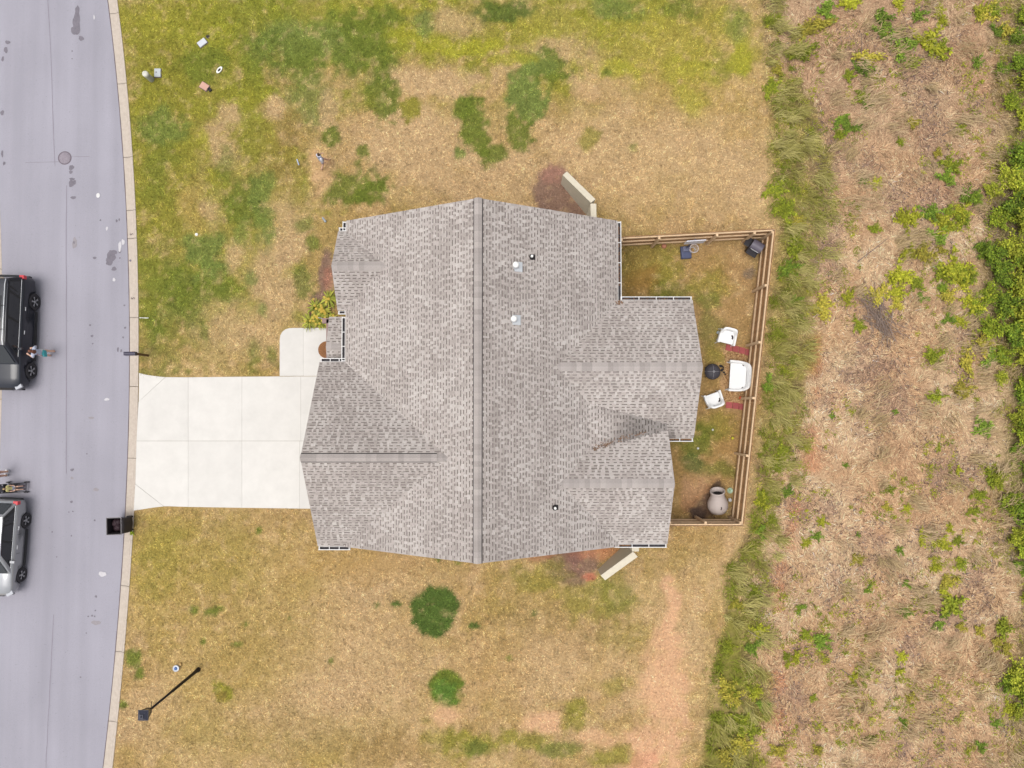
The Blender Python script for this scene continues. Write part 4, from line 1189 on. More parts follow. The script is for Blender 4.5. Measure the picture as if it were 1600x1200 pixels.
def make_car(name, label, loc, rz, L, Wd, H, belt, hood, yw_f, yw_r, rw_, paint, rails=True, split_y=None, hoodlen=1.2, rear_rake=.25, glass=M_glass):
    """front at local +y"""
    t = thing(name, label, 'car', loc, rz)
    hw, f, r = Wd / 2, L / 2, -L / 2
    # lower body: loft of cross sections along y
    st = [(r, .80, .42, belt - .12), (r + .05, .90, .34, belt - .04), (r + .18, .965, .28, belt), (r + .6, 1.0, .26, belt), (0, 1.0, .25, belt), (f - hoodlen - .35, 1.0, .25, belt - .01),
          (f - hoodlen + .05, .995, .25, hood + .03), (f - .55, .985, .26, hood - .02), (f - .30, .94, .28, hood - .07), (f - .12, .82, .31, hood - .15), (f - .03, .66, .36, hood - .24), (f, .50, .42, hood - .32)]
    mb = MB()
    prof_n = 0
    for (y, k, zb, zs) in st:
        w = hw * k
        P = [(0, zb), (w * .86, zb), (w * .97, zb + .10), (w, zb + .24), (w * .985, (zb + zs) / 2 + .06), (w * .985, zs - .14), (w * .955, zs - .05), (w * .90, zs), (w * .5, zs + .025), (0, zs + .035)]
        row = [(x, y, z) for x, z in P] + [(-x, y, z) for x, z in P[-2:0:-1]]
        prof_n = len(row)
        mb.v += row
    n = prof_n
    for i in range(len(st) - 1):
        for k in range(n):
            k2 = (k + 1) % n
            mb.f.append((i * n + k, i * n + k2, (i + 1) * n + k2, (i + 1) * n + k)); mb.mi.append(0); mb.sm.append(True); mb.col.append(None)
    for i, rev in ((0, True), (len(st) - 1, False)):
        q = [i * n + k for k in range(n)]
        mb.f.append(tuple(q[::-1] if rev else q)); mb.mi.append(0); mb.sm.append(False); mb.col.append(None)
    body = mb.obj('body', [paint, M_plast])
    bm = bmesh.new(); bm.from_mesh(body.data); bmesh.ops.recalc_face_normals(bm, faces=bm.faces); bm.to_mesh(body.data); bm.free()
    cut = MB()
    for yw in (yw_f, yw_r):
        for s in (-1, 1):
            cut.lathe([(.001, -.22), (rw_ + .05, -.22), (rw_ + .05, .3), (.001, .3)], 28, M=Matrix.Rotation(R(90) * s, 3, 'Y'), c=(s * (hw - .06), yw, rw_))
    co = cut.obj('cut', M_plast)
    bm = bmesh.new(); bm.from_mesh(co.data); bmesh.ops.remove_doubles(bm, verts=bm.verts, dist=.002); bmesh.ops.recalc_face_normals(bm, faces=bm.faces); bm.to_mesh(co.data); bm.free()
    md = body.modifiers.new('arch', 'BOOLEAN'); md.operation = 'DIFFERENCE'; md.object = co; md.solver = 'EXACT'
    me = eval_mesh(body)
    bpy.data.objects.remove(co); bpy.data.objects.remove(body)
    me.name = 'body'
    link('body', me, t)
    # greenhouse
    wb, wr = hw * .905, hw * .74
    yb0, yb1 = r + .10, f - hoodlen + .10
    yr0, yr1 = r + rear_rake + .10, f - hoodlen - .72
    zb, zr = belt - .03, H - .05
    G = MB()
    def crown(y, z, w): return [(-w, y, z), (-w * .6, y, z + .035), (0, y, z + .05), (w * .6, y, z + .035), (w, y, z)]
    rows = [crown(yr0, zr - .03, wr * .95), crown(yr0 + .25, zr, wr), crown((yr0 + yr1) / 2, zr + .012, wr), crown(yr1 - .2, zr - .01, wr), crown(yr1, zr - .045, wr * .96)]
    vs = [p for row in rows for p in row]
    fs = [(i * 5 + k, i * 5 + k + 1, (i + 1) * 5 + k + 1, (i + 1) * 5 + k) for i in range(4) for k in range(4)]
    G.add(vs, fs, 0, True)
    # sides, front and back of the cabin down to the belt
    for s in (-1, 1):
        k = 0 if s < 0 else 4
        top = [rows[i][k] for i in range(5)]
        bot = [(s * wb, yb0 + (yb1 - yb0) * q, zb) for q in (0, .2, .5, .78, 1)]
        fs = [(i, i + 1, 5 + i + 1, 5 + i) if s < 0 else (5 + i, 5 + i + 1, i + 1, i) for i in range(4)]
        G.add(top + bot, fs, 0, False)
    G.add(rows[0] + [(-wb, yb0, zb), (wb, yb0, zb)], [(5, 6, 4, 3, 2, 1, 0)], 0)
    G.add(rows[4] + [(-wb, yb1, zb), (wb, yb1, zb)], [(0, 1, 2, 3, 4, 6, 5)], 0)
    G.obj('cabin', paint, t)
    # glass: quads standing 6 mm proud of the cabin skin
    def side_pt(s, q, h):
        a = Vector((s * wb, yb0 + (yb1 - yb0) * q, zb))
        qs = [0, .2, .5, .78, 1]
        tops = [Vector(rw[0 if s < 0 else 4]) for rw in rows]
        for i in range(4):
            if q <= qs[i + 1] + 1e-6:
                u_ = (q - qs[i]) / (qs[i + 1] - qs[i]); b = tops[i].lerp(tops[i + 1], u_); break
        return a.lerp(b, h)
    for s in (-1, 1):
        oo = Vector((s * .004, 0, .003))
        qq = [side_pt(s, .03, .06), side_pt(s, .92, .06), side_pt(s, .82, .92), side_pt(s, .06, .92)]
        mid = [side_pt(s, .5, .06), side_pt(s, .5, .92), side_pt(s, .2, .06), side_pt(s, .2, .92), side_pt(s, .78, .06), side_pt(s, .78, .92)]
        V = [p_ + oo for p_ in (qq[0], mid[2], mid[0], mid[4], qq[1], qq[2], mid[5], mid[1], mid[3], qq[3])]
        F4 = [(0, 1, 8, 9), (1, 2, 7, 8), (2, 3, 6, 7), (3, 4, 5, 6)]
        MB().add(V, F4 if s > 0 else [f_[::-1] for f_ in F4]).obj('window_surround', M_plast, t)
    panes = split_y or ((.05, .24), (.27, .52), (.55, .80))
    for s in (-1, 1):
        off = Vector((s * .010, 0, .006))
        for j, (a, b) in enumerate(panes):
            last = j == len(panes) - 1
            pts = [side_pt(s, a, .10), side_pt(s, b + (.10 if last else 0), .10), side_pt(s, b - (.0 if last else 0), .86), side_pt(s, a + (.02 if j == 0 else 0), .86)]
            pts = [p + off for p in pts]
            MB().add(pts, [(0, 1, 2, 3) if s > 0 else (3, 2, 1, 0)]).obj('side_window', glass, t)
        # trim along the belt and roof edge
        MB().tube([side_pt(s, q, .06) + off for q in (.03, .3, .6, .92)], .012, 6).obj('belt_trim', M_chrome, t)
        if rails:
            rp_ = [Vector((s * wr * .90, yr0 + (yr1 - yr0) * q, zr + (.03 if q in (0., 1.) else .075))) for q in (.0, .08, .92, 1.)]
            MB().tube(rp_, .020, 6).obj('roof_rail', M_chrome, t)
    fr = [Vector((-wr * .88, yr1 + .0, zr - .06)), Vector((wr * .88, yr1, zr - .06)), Vector((wb * .90, yb1 - .08, zb + .07)), Vector((-wb * .90, yb1 - .08, zb + .07))]
    MB().add([p + Vector((0, .035, .022)) for p in fr], [(0, 3, 2, 1)]).obj('windscreen', glass, t)
    bk = [Vector((-wr * .84, yr0, zr - .09)), Vector((wr * .84, yr0, zr - .09)), Vector((wb * .86, yb0 + .05, zb + .10)), Vector((-wb * .86, yb0 + .05, zb + .10))]
    MB().add([p + Vector((0, -.035, .012)) for p in bk], [(0, 1, 2, 3)]).obj('rear_window', glass, t)
    # details
    MB().box((0, r + .02, .50), (Wd * .80, .12, .20)).obj('rear_bumper', M_plast, t)
    MB().box((0, f - .10, .42), (Wd * .70, .18, .16)).obj('front_bumper', M_plast, t)
    MB().box((0, f - .02, hood - .32), (Wd * .46, .06, .16)).obj('grille', M_plast, t)
    for s in (-1, 1):
        MB().box((s * hw * .87, r + .10, belt - .10), (.20, .16, .20)).obj('tail_light', M_redl, t)
        MB().box((s * hw * .78, f - .20, hood - .18), (.30, .26, .10), rz=-s * R(28)).obj('headlight', M_headl, t)
        MB().box((s * (hw * 1.01), (yw_f + yw_r) / 2, .27), (.05, yw_f - yw_r - 2 * rw_ - .16, .10)).obj('sill', M_plast, t)
        p = side_pt(s, .83, .10)
        m = MB().box((s * .13, 0, .03), (.20, .10, .13)); m.obj('mirror', paint, t, p)
        for q in (.36, .63):
            p = side_pt(s, q, 0)
            MB().box((s * (hw * .985 + .012), p.y, belt - .19), (.03, .17, .028)).obj('door_handle', M_chrome, t)
            p2 = side_pt(s, q + .09, 0)
            MB().box((s * (hw * .985 + .001), p2.y, (belt + .25) / 2 + .03), (.008, .012, belt - .62)).obj('door_gap', M_plast, t)
        for yw in (yw_f, yw_r):
            wh = link('wheel', None, t, (s * (hw - .10), yw, rw_))
            Mw = Matrix.Rotation(R(90) * s, 3, 'Y')
            MB().lathe([(rw_ * .60, -.11), (rw_ * .93, -.115), (rw_, -.08), (rw_, .08), (rw_ * .93, .115), (rw_ * .66, .11), (rw_ * .62, .07)], 30, M=Mw).obj('tyre', M_tyre, wh)
            rim = MB().lathe([(rw_ * .66, .108), (rw_ * .60, .09), (rw_ * .58, .02), (.001, .02)], 30, M=Mw, mi=1)
            for k in range(5):
                a = k * 2 * math.pi / 5
                d0, d1 = Vector((math.cos(a), math.sin(a), 0)), Vector((-math.sin(a), math.cos(a), 0))
                for e_ in (-.12, .12):
                    a0, a1 = d0 * .05, (Matrix.Rotation(e_, 3, 'Z') @ d0) * rw_ * .61
                    q4 = [a0 + d1 * .02 + Vector((0, 0, .085)), a0 - d1 * .02 + Vector((0, 0, .085)), a1 - d1 * .022 + Vector((0, 0, .09)), a1 + d1 * .022 + Vector((0, 0, .09))]
                    rim.add([Mw @ p for p in q4], [(0, 1, 2, 3)], 0)
            rim.lathe([(.06, .06), (.06, .095), (.001, .098)], 12, M=Mw)
            rim.obj('rim', [M_alloy, M_plast], wh)
    return t
suv = make_car('car', 'large black sport utility car with roof rails parked along the far kerb', (-23.08, 3.47, -.085), R(180 - 1.4), 5.22, 1.96, 1.92, 1.20, 1.10, 1.70, -1.50, .385, M_blackpaint, True, hoodlen=1.25, rear_rake=.22)
for y0_, y1_ in ((-1.55, -.55), (-.45, .35)):
    bevel(MB().box((0, (y0_ + y1_) / 2, 1.915), (1.0, y1_ - y0_, .022)).obj('sunroof', M_glass, suv), .01)
for y_ in (-1.1, -.05):
    MB().tube([(-.66, y_, 1.955), (.66, y_, 1.955)], .018, 6).obj('roof_bar', M_plast, suv)
hat = make_car('car', 'silver compact crossover car parked behind the stroller and the black car', (-23.22, -6.26, -.085), R(180 - 3.2), 4.34, 1.80, 1.64, 1.02, .98, 1.28, -1.20, .335, M_silver, False, split_y=((.10, .26), (.29, .54), (.57, .82)), hoodlen=1.15, rear_rake=.55)

# ------------------------------------------------------------------ people
M_skin = mat('skin', (.56, .35, .26), .6, .05, 8)
M_hair_d = mat('dark_brown_hair', (.05, .025, .015), .6, .2, 20)
M_hair_b = mat('auburn_hair', (.13, .05, .03), .6, .2, 20)
M_hair_l = mat('fair_hair', (.45, .32, .16), .6, .2, 20)
def cloth(name, *c): return mat(name, C(*c), .9, .08, 14)
BONES = [('pelvis', 'spine', 'torso'), ('spine', 'chest', 'torso'), ('chest', 'neck', 'torso'), ('neck', 'head', 'neck'), ('head', 'crown', 'head'), ('head', 'nose', 'head')]
for S in 'LR':
    BONES += [('chest', 'sh' + S, 'torso'), ('sh' + S, 'el' + S, 'uarm'), ('el' + S, 'wr' + S, 'farm'), ('wr' + S, 'ha' + S, 'hand'),
              ('pelvis', 'hip' + S, 'hips'), ('hip' + S, 'kn' + S, 'thigh'), ('kn' + S, 'an' + S, 'shin'), ('an' + S, 'to' + S, 'foot')]
def person(label, loc, rz, h, pose, clothes, hair_m, long_hair=False):
    """h = height; pose = joint offsets (fractions of h, x right, y forward, z up)"""
    t = thing('person', label, 'person', loc, rz)
    J = {'pelvis': (0, 0, .53), 'spine': (0, 0, .62), 'chest': (0, 0, .745), 'neck': (0, 0, .845), 'head': (0, .012, .90), 'crown': (0, .005, .965), 'nose': (0, .052, .915)}
    for S, s in (('L', -1), ('R', 1)):
        J.update({'sh' + S: (s * .105, 0, .80), 'el' + S: (s * .135, -.01, .63), 'wr' + S: (s * .145, .03, .48), 'ha' + S: (s * .145, .045, .435),
                  'hip' + S: (s * .05, 0, .51), 'kn' + S: (s * .055, .01, .28), 'an' + S: (s * .055, -.01, .045), 'to' + S: (s * .062, .085, .014)})
    J.update(pose)
    RAD = {'pelvis': .075, 'spine': .066, 'chest': .078, 'neck': .031, 'head': .055, 'crown': .043, 'nose': .012, 'sh': .040, 'el': .026, 'wr': .019, 'ha': .020, 'hip': .060, 'kn': .036, 'an': .025, 'to': .020}
    names = list(J)
    verts = [Vector(J[k]) * h for k in names]
    edges = [(names.index(a), names.index(b)) for a, b, _ in BONES]
    rads = [RAD.get(k, RAD.get(k[:2], RAD.get(k[:3], .03))) * h for k in names]
    for S in 'LR':                                    # five fingers on each hand
        ha, wr_ = Vector(J['ha' + S]) * h, Vector(J['wr' + S]) * h
        d = (ha - wr_).normalized()
        side = d.cross(Vector((0, 0, 1)) if abs(d.z) < .9 else Vector((0, 1, 0))).normalized()
        bi = names.index('ha' + S)
        for k in range(5):
            o_ = side * (k - 2) * .011 * h
            ln = (.030, .042, .046, .042, .034)[k] * h
            p1 = ha + o_ + d * ln * .55
            p2 = ha + o_ * 1.15 + d * ln + d.cross(side) * .008
            i0 = len(verts); verts += [p1, p2]; rads += [.0062 * h, .005 * h]
            edges += [(bi, i0), (i0, i0 + 1)]
    me = bpy.data.meshes.new('skeleton'); me.from_pydata([tuple(v) for v in verts], edges, [])
    tmp = bpy.data.objects.new('tmp', me); COL.objects.link(tmp)
    tmp.modifiers.new('skin', 'SKIN'); sub = tmp.modifiers.new('sub', 'SUBSURF'); sub.levels = sub.render_levels = 2
    sv = me.skin_vertices[0].data
    for i, r_ in enumerate(rads):
        sv[i].radius = (r_, r_); sv[i].use_root = (i == 0)
    bme = eval_mesh(tmp)
    bpy.data.objects.remove(tmp)
    bme.name = 'body'; bme.materials.clear(); bme.materials.append(M_skin)
    bme.polygons.foreach_set('use_smooth', [True] * len(bme.polygons))
    link('body', bme, t)
    segs = [(Vector(J[a]) * h, Vector(J[b]) * h, g_) for a, b, g_ in BONES]
    def near(p):
        best = None
        for a, b, g_ in segs:
            ab = b - a; k = max(0, min(1, (p - a).dot(ab) / max(1e-9, ab.length_squared)))
            dd = (p - a - ab * k).length
            if best is None or dd < best[0]: best = (dd, g_, k)
        return best[1], best[2]
    reg = [near(p.center) for p in bme.polygons]
    def garment(nm, test, off, m):
        mb = MB(); idx = {}
        for p, (g_, k) in zip(bme.polygons, reg):
            if test(g_, k, p.center, p.normal):
                f_ = []
                for vi in p.vertices:
                    if vi not in idx:
                        idx[vi] = len(mb.v); v_ = bme.vertices[vi]; mb.v.append(tuple(v_.co + v_.normal * off))
                    f_.append(idx[vi])
                mb.f.append(tuple(f_)); mb.mi.append(0); mb.sm.append(True); mb.col.append(None)
        if mb.f: mb.obj(nm, m, t)
    for nm, (regs, m, off) in clothes.items():
        garment(nm, lambda g_, k, c_, n_: any(g_ == r_[0] and r_[1] <= k <= r_[2] for r_ in regs), off, m)
    hd = Vector(J['head']) * h
    garment('hair', lambda g_, k, c_, n_: (g_ in ('head', 'neck') and c_.z > hd.z - .035 * h and (c_.y < hd.y + .028 * h or c_.z > hd.z + .055 * h)), .014, hair_m)
    if long_hair:
        c_ = Vector(J['chest']) * h
        MB().sphere((0, 0, 0), .06 * h, 10, 8, sc=(1, .55, 1.6)).obj('ponytail', hair_m, t, (hd.x * .5 + c_.x * .5, min(hd.y, c_.y) - .052 * h, hd.z - .05 * h))
    # eyes and mouth
    for s in (-1, 1):
        MB().sphere((0, 0, 0), .007 * h, 8, 6).obj('eye', M_plast, t, (hd.x + s * .018 * h, hd.y + .052 * h, hd.z + .022 * h))
    return t
top_c = (('torso', 0, 1), ('uarm', 0, .65))
short_c = (('hips', 0, 1), ('thigh', 0, .5))
shoe_c = (('foot', 0, 1),)
p = W(79, 552.5)
person('person in pale blue top and white shorts with a turquoise bag beside the black car', (p.x, p.y, -.085), R(80), 1.60,
       {'elL': (-.17, .06, .66), 'wrL': (-.12, .17, .68), 'haL': (-.10, .21, .69), 'elR': (.16, .05, .65), 'wrR': (.10, .16, .62), 'haR': (.08, .20, .62), 'anR': (.085, -.10, .045), 'knR': (.07, -.03, .28), 'toR': (.10, -.01, .014)},
       {'top': (top_c, cloth('pale_blue_cotton', 206, 214, 236), .012), 'shorts': (short_c, cloth('white_denim', 240, 240, 240), .012), 'sandals': (shoe_c, cloth('pink_sandal', 236, 190, 170), .006)}, M_hair_b, True)
bag = thing('bag', 'turquoise shoulder bag hanging at the hip of the person by the black car', 'bag', (p.x + .12, p.y - .04, .62), R(12))
bevel(MB().box((0, 0, 0), (.10, .30, .26)).obj('pouch', cloth('turquoise_cloth', 84, 188, 196), bag), .03, 3)
MB().tube([(0, -.13, .12), (-.05, -.08, .42), (-.06, .05, .5), (-.02, .13, .12)], .012, 6).obj('strap', cloth('red_strap', 180, 90, 90), bag)
p = W(13, 739.5)
person('person in white shoes standing between the stroller and the black car', (p.x - .05, p.y, -.085), R(75), 1.68,
       {'elR': (.15, .05, .66), 'wrR': (.12, .17, .60), 'haR': (.11, .21, .60)},
       {'top': (top_c, cloth('rose_top', 190, 120, 120), .012), 'shorts': (short_c, cloth('maroon_shorts', 150, 90, 92), .012), 'shoes': ((('foot', 0, 1), ('shin', .86, 1)), cloth('white_trainer', 254, 252, 252), .022)}, M_hair_d, True)
p = W(507, 256.5)
navy = cloth('navy_print', 70, 92, 120)
kid = person('child in a white top with navy print striding over the lawn', (p.x + .05, p.y - .06, .03), R(-50), 1.36,
       {'knL': (-.05, .12, .30), 'anL': (-.05, .19, .06), 'toL': (-.055, .27, .03), 'knR': (.055, -.05, .28), 'anR': (.06, -.20, .08), 'toR': (.06, -.16, .015), 'elL': (-.15, .06, .64), 'wrL': (-.15, .15, .56), 'haL': (-.15, .18, .53), 'chest': (-.02, .02, .745), 'neck': (-.03, .03, .845), 'head': (-.035, .045, .90), 'crown': (-.04, .045, .965), 'nose': (-.035, .09, .915)},
       {'top': ((('torso', 0, 1), ('uarm', 0, .9), ('hips', 0, 1)), cloth('white_cotton', 236, 234, 246), .014), 'print_band': ((('torso', .55, .8),), navy, .017), 'shorts': ((('thigh', 0, .45),), cloth('lilac_shorts', 200, 180, 196), .010), 'shoes': (shoe_c, cloth('peach_shoe', 236, 190, 150), .010)}, M_hair_d)

# stroller with a child
p = W(40, 761)
ST = (p.x - .35, p.y, -.085)
M_sfab = mat('black_stroller_fabric', (.03, .028, .035), .9, .2, 20)
st = thing('stroller', 'black folding stroller with a child in it beside the silver car', 'stroller', ST, R(-90))
for s in (-1, 1):
    MB().tube([(s * .20, .42, .16), (s * .20, .05, .55), (s * .20, -.35, 1.02)], .016, 8).obj('frame_tube', M_plast, st)
    MB().tube([(s * .20, -.42, .14), (s * .20, .05, .55)], .016, 8).obj('frame_tube', M_plast, st)
    for y in (.42, -.42):
        wl_ = link('wheel', None, st, (s * .23, y, .115))
        MB().torus((0, 0, 0), .09, .025, 18, 6, M=Matrix.Rotation(R(90), 3, 'Y')).obj('tyre', M_tyre, wl_)
        MB().lathe([(.001, -.012), (.085, -.012), (.085, .012), (.001, .012)], 14, M=Matrix.Rotation(R(90), 3, 'Y')).obj('hub', M_alloy, wl_)
MB().tube([(-.20, -.35, 1.02), (0, -.38, 1.05), (.20, -.35, 1.02)], .018, 8).obj('handle', M_plast, st)
bevel(MB().box((0, .04, .44), (.38, .36, .05)).obj('seat', M_sfab, st), .02)
bevel(MB().box((0, -.20, .68), (.38, .05, .52), M=Matrix.Rotation(R(-22), 3, 'X')).obj('seat_back', M_sfab, st), .02)
MB().lathe([(.30 * math.sin(a), .30 * math.cos(a)) for a in (R(90), R(70), R(50), R(30), R(12), R(.1))], 14, M=Matrix.Diagonal(Vector((.66, .9, .62))) @ Matrix.Rotation(R(38), 3, 'X'), c=(0, -.30, .82)).obj('canopy', M_sfab, st)
MB().box((0, -.05, .22), (.34, .42, .14)).obj('basket', mat('grey_mesh', C(150, 146, 150), .8, .2, 20), st)
MB().tube([(-.20, .42, .16), (.20, .42, .16)], .014, 8).obj('foot_bar', M_plast, st)
MB().tube([(-.20, .12, .62), (-.1, .30, .66), (.1, .30, .66), (.20, .12, .62)], .018, 8).obj('front_bar', M_plast, st)
person('small child in a pale yellow top sitting in the black stroller', (ST[0] + .02, ST[1], ST[2] + .11), R(-90), .92,
       {'pelvis': (0, 0, .44), 'spine': (0, -.03, .53), 'chest': (0, -.08, .66), 'neck': (0, -.11, .76), 'head': (0, -.11, .83), 'crown': (0, -.115, .91), 'nose': (0, -.05, .84), 'hipL': (-.055, .04, .43), 'hipR': (.055, .04, .43), 'knL': (-.08, .30, .44), 'knR': (.08, .30, .44), 'anL': (-.08, .40, .22), 'anR': (.08, .42, .22), 'toL': (-.08, .49, .20), 'toR': (.08, .50, .20),
        'shL': (-.11, -.08, .71), 'shR': (.11, -.08, .71), 'elL': (-.15, .0, .57), 'elR': (.15, .0, .57), 'wrL': (-.13, .14, .52), 'wrR': (.13, .14, .52), 'haL': (-.12, .18, .51), 'haR': (.12, .18, .51)},
       {'top': (top_c, cloth('pale_yellow_top', 230, 218, 150), .012), 'shorts': (short_c, cloth('grey_blue_shorts', 150, 156, 172), .012), 'shoes': (shoe_c, cloth('dark_shoe', 90, 70, 84), .012)}, M_hair_l)

# ------------------------------------------------------------------ street furniture
def on_road(u, v):
    p = W(u, v, -.06); return Vector((p.x, p.y, road_z(p.x, p.y)))
M_iron = mat('cast_iron', C(168, 158, 168), .7, .15, 14, .5, 90)
M_iron_d = mat('iron_rim', C(132, 120, 130), .8, .15, 14)
p = on_road(101.5, 247)
mh = thing('manhole_cover', 'round grey iron manhole cover set in the asphalt', 'manhole cover', (p.x, p.y, p.z))
m = MB().lathe([(.001, .012), (.255, .012), (.262, .004)], 32)
for i in range(5):
    for j in range(5):
        x_, y_ = (i - 2) * .09, (j - 2) * .09
        if math.hypot(x_, y_) < .22: m.box((x_, y_, .014), (.045, .045, .008), rz=R(45))
m.obj('lid', M_iron, mh)
MB().lathe([(.27, .004), (.275, .010), (.315, .010), (.32, .002)], 32).obj('ring', M_iron_d, mh)

p = W(231, 555.5)
mbx = thing('mailbox', 'black mailbox on a brown wooden post at the kerb by the driveway', 'mailbox', (p.x, p.y, 0))
M_mbox = mat('purple_black_metal', (.035, .030, .055), .4, .05, 6, spec=.5)
M_post = mat('dark_brown_post', C(120, 92, 60), .9, .2, 8)
bevel(MB().box((0, 0, .50), (.10, .10, 1.04)).obj('post', M_post, mbx), .008)
bevel(MB().box((-.16, 0, 1.00), (.50, .10, .05)).obj('arm', M_post, mbx), .006)
box = MB()
pr = [(-.085, 0), (.085, 0), (.085, .13)] + [(.085 * math.cos(a), .13 + .085 * math.sin(a)) for a in [k * math.pi / 8 for k in range(1, 8)]] + [(-.085, .13)]
n_ = len(pr)
vs = [(-.46, y_, z_ + 1.03) for y_, z_ in pr] + [(.06, y_, z_ + 1.03) for y_, z_ in pr]
box.add(vs, [tuple(range(n_)), tuple(range(2 * n_ - 1, n_ - 1, -1))] + [(i, n_ + i, n_ + (i + 1) % n_, (i + 1) % n_) for i in range(n_)])
bo = box.obj('box', M_mbox, mbx)
MB().box((-.465, 0, 1.12), (.012, .16, .18)).obj('door', M_mbox, bo)
MB().box((-.05, .095, 1.17), (.14, .012, .05)).obj('flag', mat('faded_flag', C(170, 130, 120), .7), bo)

# lamp post
p = W(310, 1046)
lamp = thing('street_lamp', 'black lamp post with a square lantern leaning over the south lawn', 'street lamp', (p.x, p.y, 0))
lamp['label'] = 'tall black lamp post with a square lantern head standing on the lawn'
M_lampb = mat('black_lamp_metal', (.010, .009, .010), .5, .05, 8)
MB().lathe([(.11, -.1), (.11, .10), (.085, .16), (.07, .5), (.062, 2.5), (.05, 2.52), (.045, 4.45), (.001, 4.46)], 14).obj('pole', M_lampb, lamp)
MB().tube([(-.02, .0, 4.20), (-.02, .26, 4.20)], .014, 6).obj('ladder_bar', M_lampb, lamp)
m = MB()
m.box((0, 0, 4.44), (.20, .20, .05))
for sx_ in (-1, 1):
    for sy_ in (-1, 1):
        m.tube([(sx_ * .09, sy_ * .09, 4.45), (sx_ * .165, sy_ * .165, 4.86)], .013, 5)
m.obj('lantern_frame', M_lampb, lamp)
m = MB()
for k in range(4):
    Mz = Matrix.Rotation(R(90) * k, 3, 'Z')
    m.add([Mz @ Vector(q) for q in ((-.085, -.09, 4.46), (.085, -.09, 4.46), (.155, -.16, 4.85), (-.155, -.16, 4.85))], [(0, 1, 2, 3)])
m.obj('lantern_pane', mat('smoky_glass', (.05, .05, .06), .15, 0, spec=.5), lamp)
m = MB(); m.box((0, 0, 4.872), (.40, .40, .03)); m.box((0, 0, 4.94), (.38, .38, .11), taper=.45); m.box((0, 0, 5.01), (.15, .15, .05)); m.sphere((0, 0, 5.06), .04, 8, 6)
m.obj('lantern_roof', mat('blue_black_lamp_roof', (.03, .032, .05), .4, .1, 10), lamp)

# rubbish cart
p = W(177, 822.5, .95)
p.z = -.075
M_cart = mat('black_cart_plastic', (.022, .018, .020), .55, .1, 10)
cart = thing('rubbish_cart', 'black wheeled rubbish cart with its lid hanging open at the kerb', 'rubbish cart', (p.x, p.y, p.z), R(2))
def ring_prism(z0, s0, z1, s1, m, mi=0):
    a = [(-s0[0], -s0[1], z0), (s0[0], -s0[1], z0), (s0[0], s0[1], z0), (-s0[0], s0[1], z0)]
    b = [(-s1[0], -s1[1], z1), (s1[0], -s1[1], z1), (s1[0], s1[1], z1), (-s1[0], s1[1], z1)]
    m.add(a + b, [(i, (i + 1) % 4, 4 + (i + 1) % 4, 4 + i) for i in range(4)], mi)
m = MB()
ring_prism(.08, (.23, .26), .98, (.295, .345), m)
ring_prism(.98, (.335, .385), .98, (.295, .345), m); ring_prism(.93, (.335, .385), .98, (.335, .385), m)
m.add([(-.23, -.26, .08), (.23, -.26, .08), (.23, .26, .08), (-.23, .26, .08)], [(3, 2, 1, 0)])
ring_prism(.97, (.28, .33), .10, (.22, .25), m)
m.add([(-.22, -.25, .10), (.22, -.25, .10), (.22, .25, .10), (-.22, .25, .10)], [(0, 1, 2, 3)])
m.obj('bin', M_cart, cart)
m = MB()
for sy_ in (-1, 1):
    m.tube([(-.335, sy_ * .385, .985), (.335, sy_ * .385, .985)], .012, 6)
m.tube([(-.335, -.385, .985), (-.335, .385, .985)], .012, 6); m.tube([(.335, -.385, .985), (.335, .385, .985)], .012, 6)
m.obj('rim', mat('scuffed_rim', C(170, 164, 168), .6, .1, 9), cart)
lidm = MB()
for i in range(6):
    for j in range(4):
        pass
gx_, gy_ = 7, 9
for i in range(gx_):
    for j in range(gy_):
        u_, w_ = i / (gx_ - 1), j / (gy_ - 1) - .5
        lidm.v.append((.36 + .10 * math.sin(u_ * 1.6) + .02 * math.cos(w_ * 6), w_ * .70, .95 - u_ * .62))
lidm.f = [(i * gy_ + j, i * gy_ + j + 1, (i + 1) * gy_ + j + 1, (i + 1) * gy_ + j) for i in range(gx_ - 1) for j in range(gy_ - 1)]
lidm.mi = [0] * len(lidm.f); lidm.sm = [True] * len(lidm.f); lidm.col = [None] * len(lidm.f)
lo_ = lidm.obj('lid', M_cart, cart); sm_ = lo_.modifiers.new('s', 'SOLIDIFY'); sm_.thickness = .025
MB().tube([(.36, -.26, 1.0), (.42, -.26, 1.03), (.42, .26, 1.03), (.36, .26, 1.0)], .018, 6).obj('handle', M_cart, cart)
for sy_ in (-1, 1):
    MB().lathe([(.001, -.03), (.13, -.03), (.14, 0), (.13, .03), (.001, .03)], 20, M=Matrix.Rotation(R(90), 3, 'X'), c=(.27, sy_ * .30, .145)).obj('wheel', M_tyre, cart)
rb = random.Random(9)
M_bag = mat('dark_rubbish_bag', (.028, .016, .020), .6, .3, 12, .6, 20, spec=.2)
for (x_, y_, z_, r_) in ((-.08, .10, .60, .19), (.06, -.08, .68, .17), (.08, .16, .72, .13), (-.10, -.14, .55, .15)):
    b = MB().sphere((0, 0, 0), r_, 14, 10)
    b.v = [tuple(Vector(v_) * (1 + .12 * math.sin(v_[0] * 40 + v_[1] * 31) * math.cos(v_[2] * 37))) for v_ in b.v]
    o = b.obj('rubbish_bag', M_bag, None, (p.x + x_, p.y + y_, p.z + z_))
    tag(o, 'dark rubbish bag stuffed inside the black cart', 'rubbish bag', 'bags in the rubbish cart')
o = leaf_cloud(901, 40, .16, .25, .09, C(150, 176, 40), C(186, 204, 60), 4).obj('weed', M_weed, None, (p.x + .42, p.y - .50, p.z + .03))
tag(o, 'bright green weed growing from the kerb joint beside the black cart', 'weed')

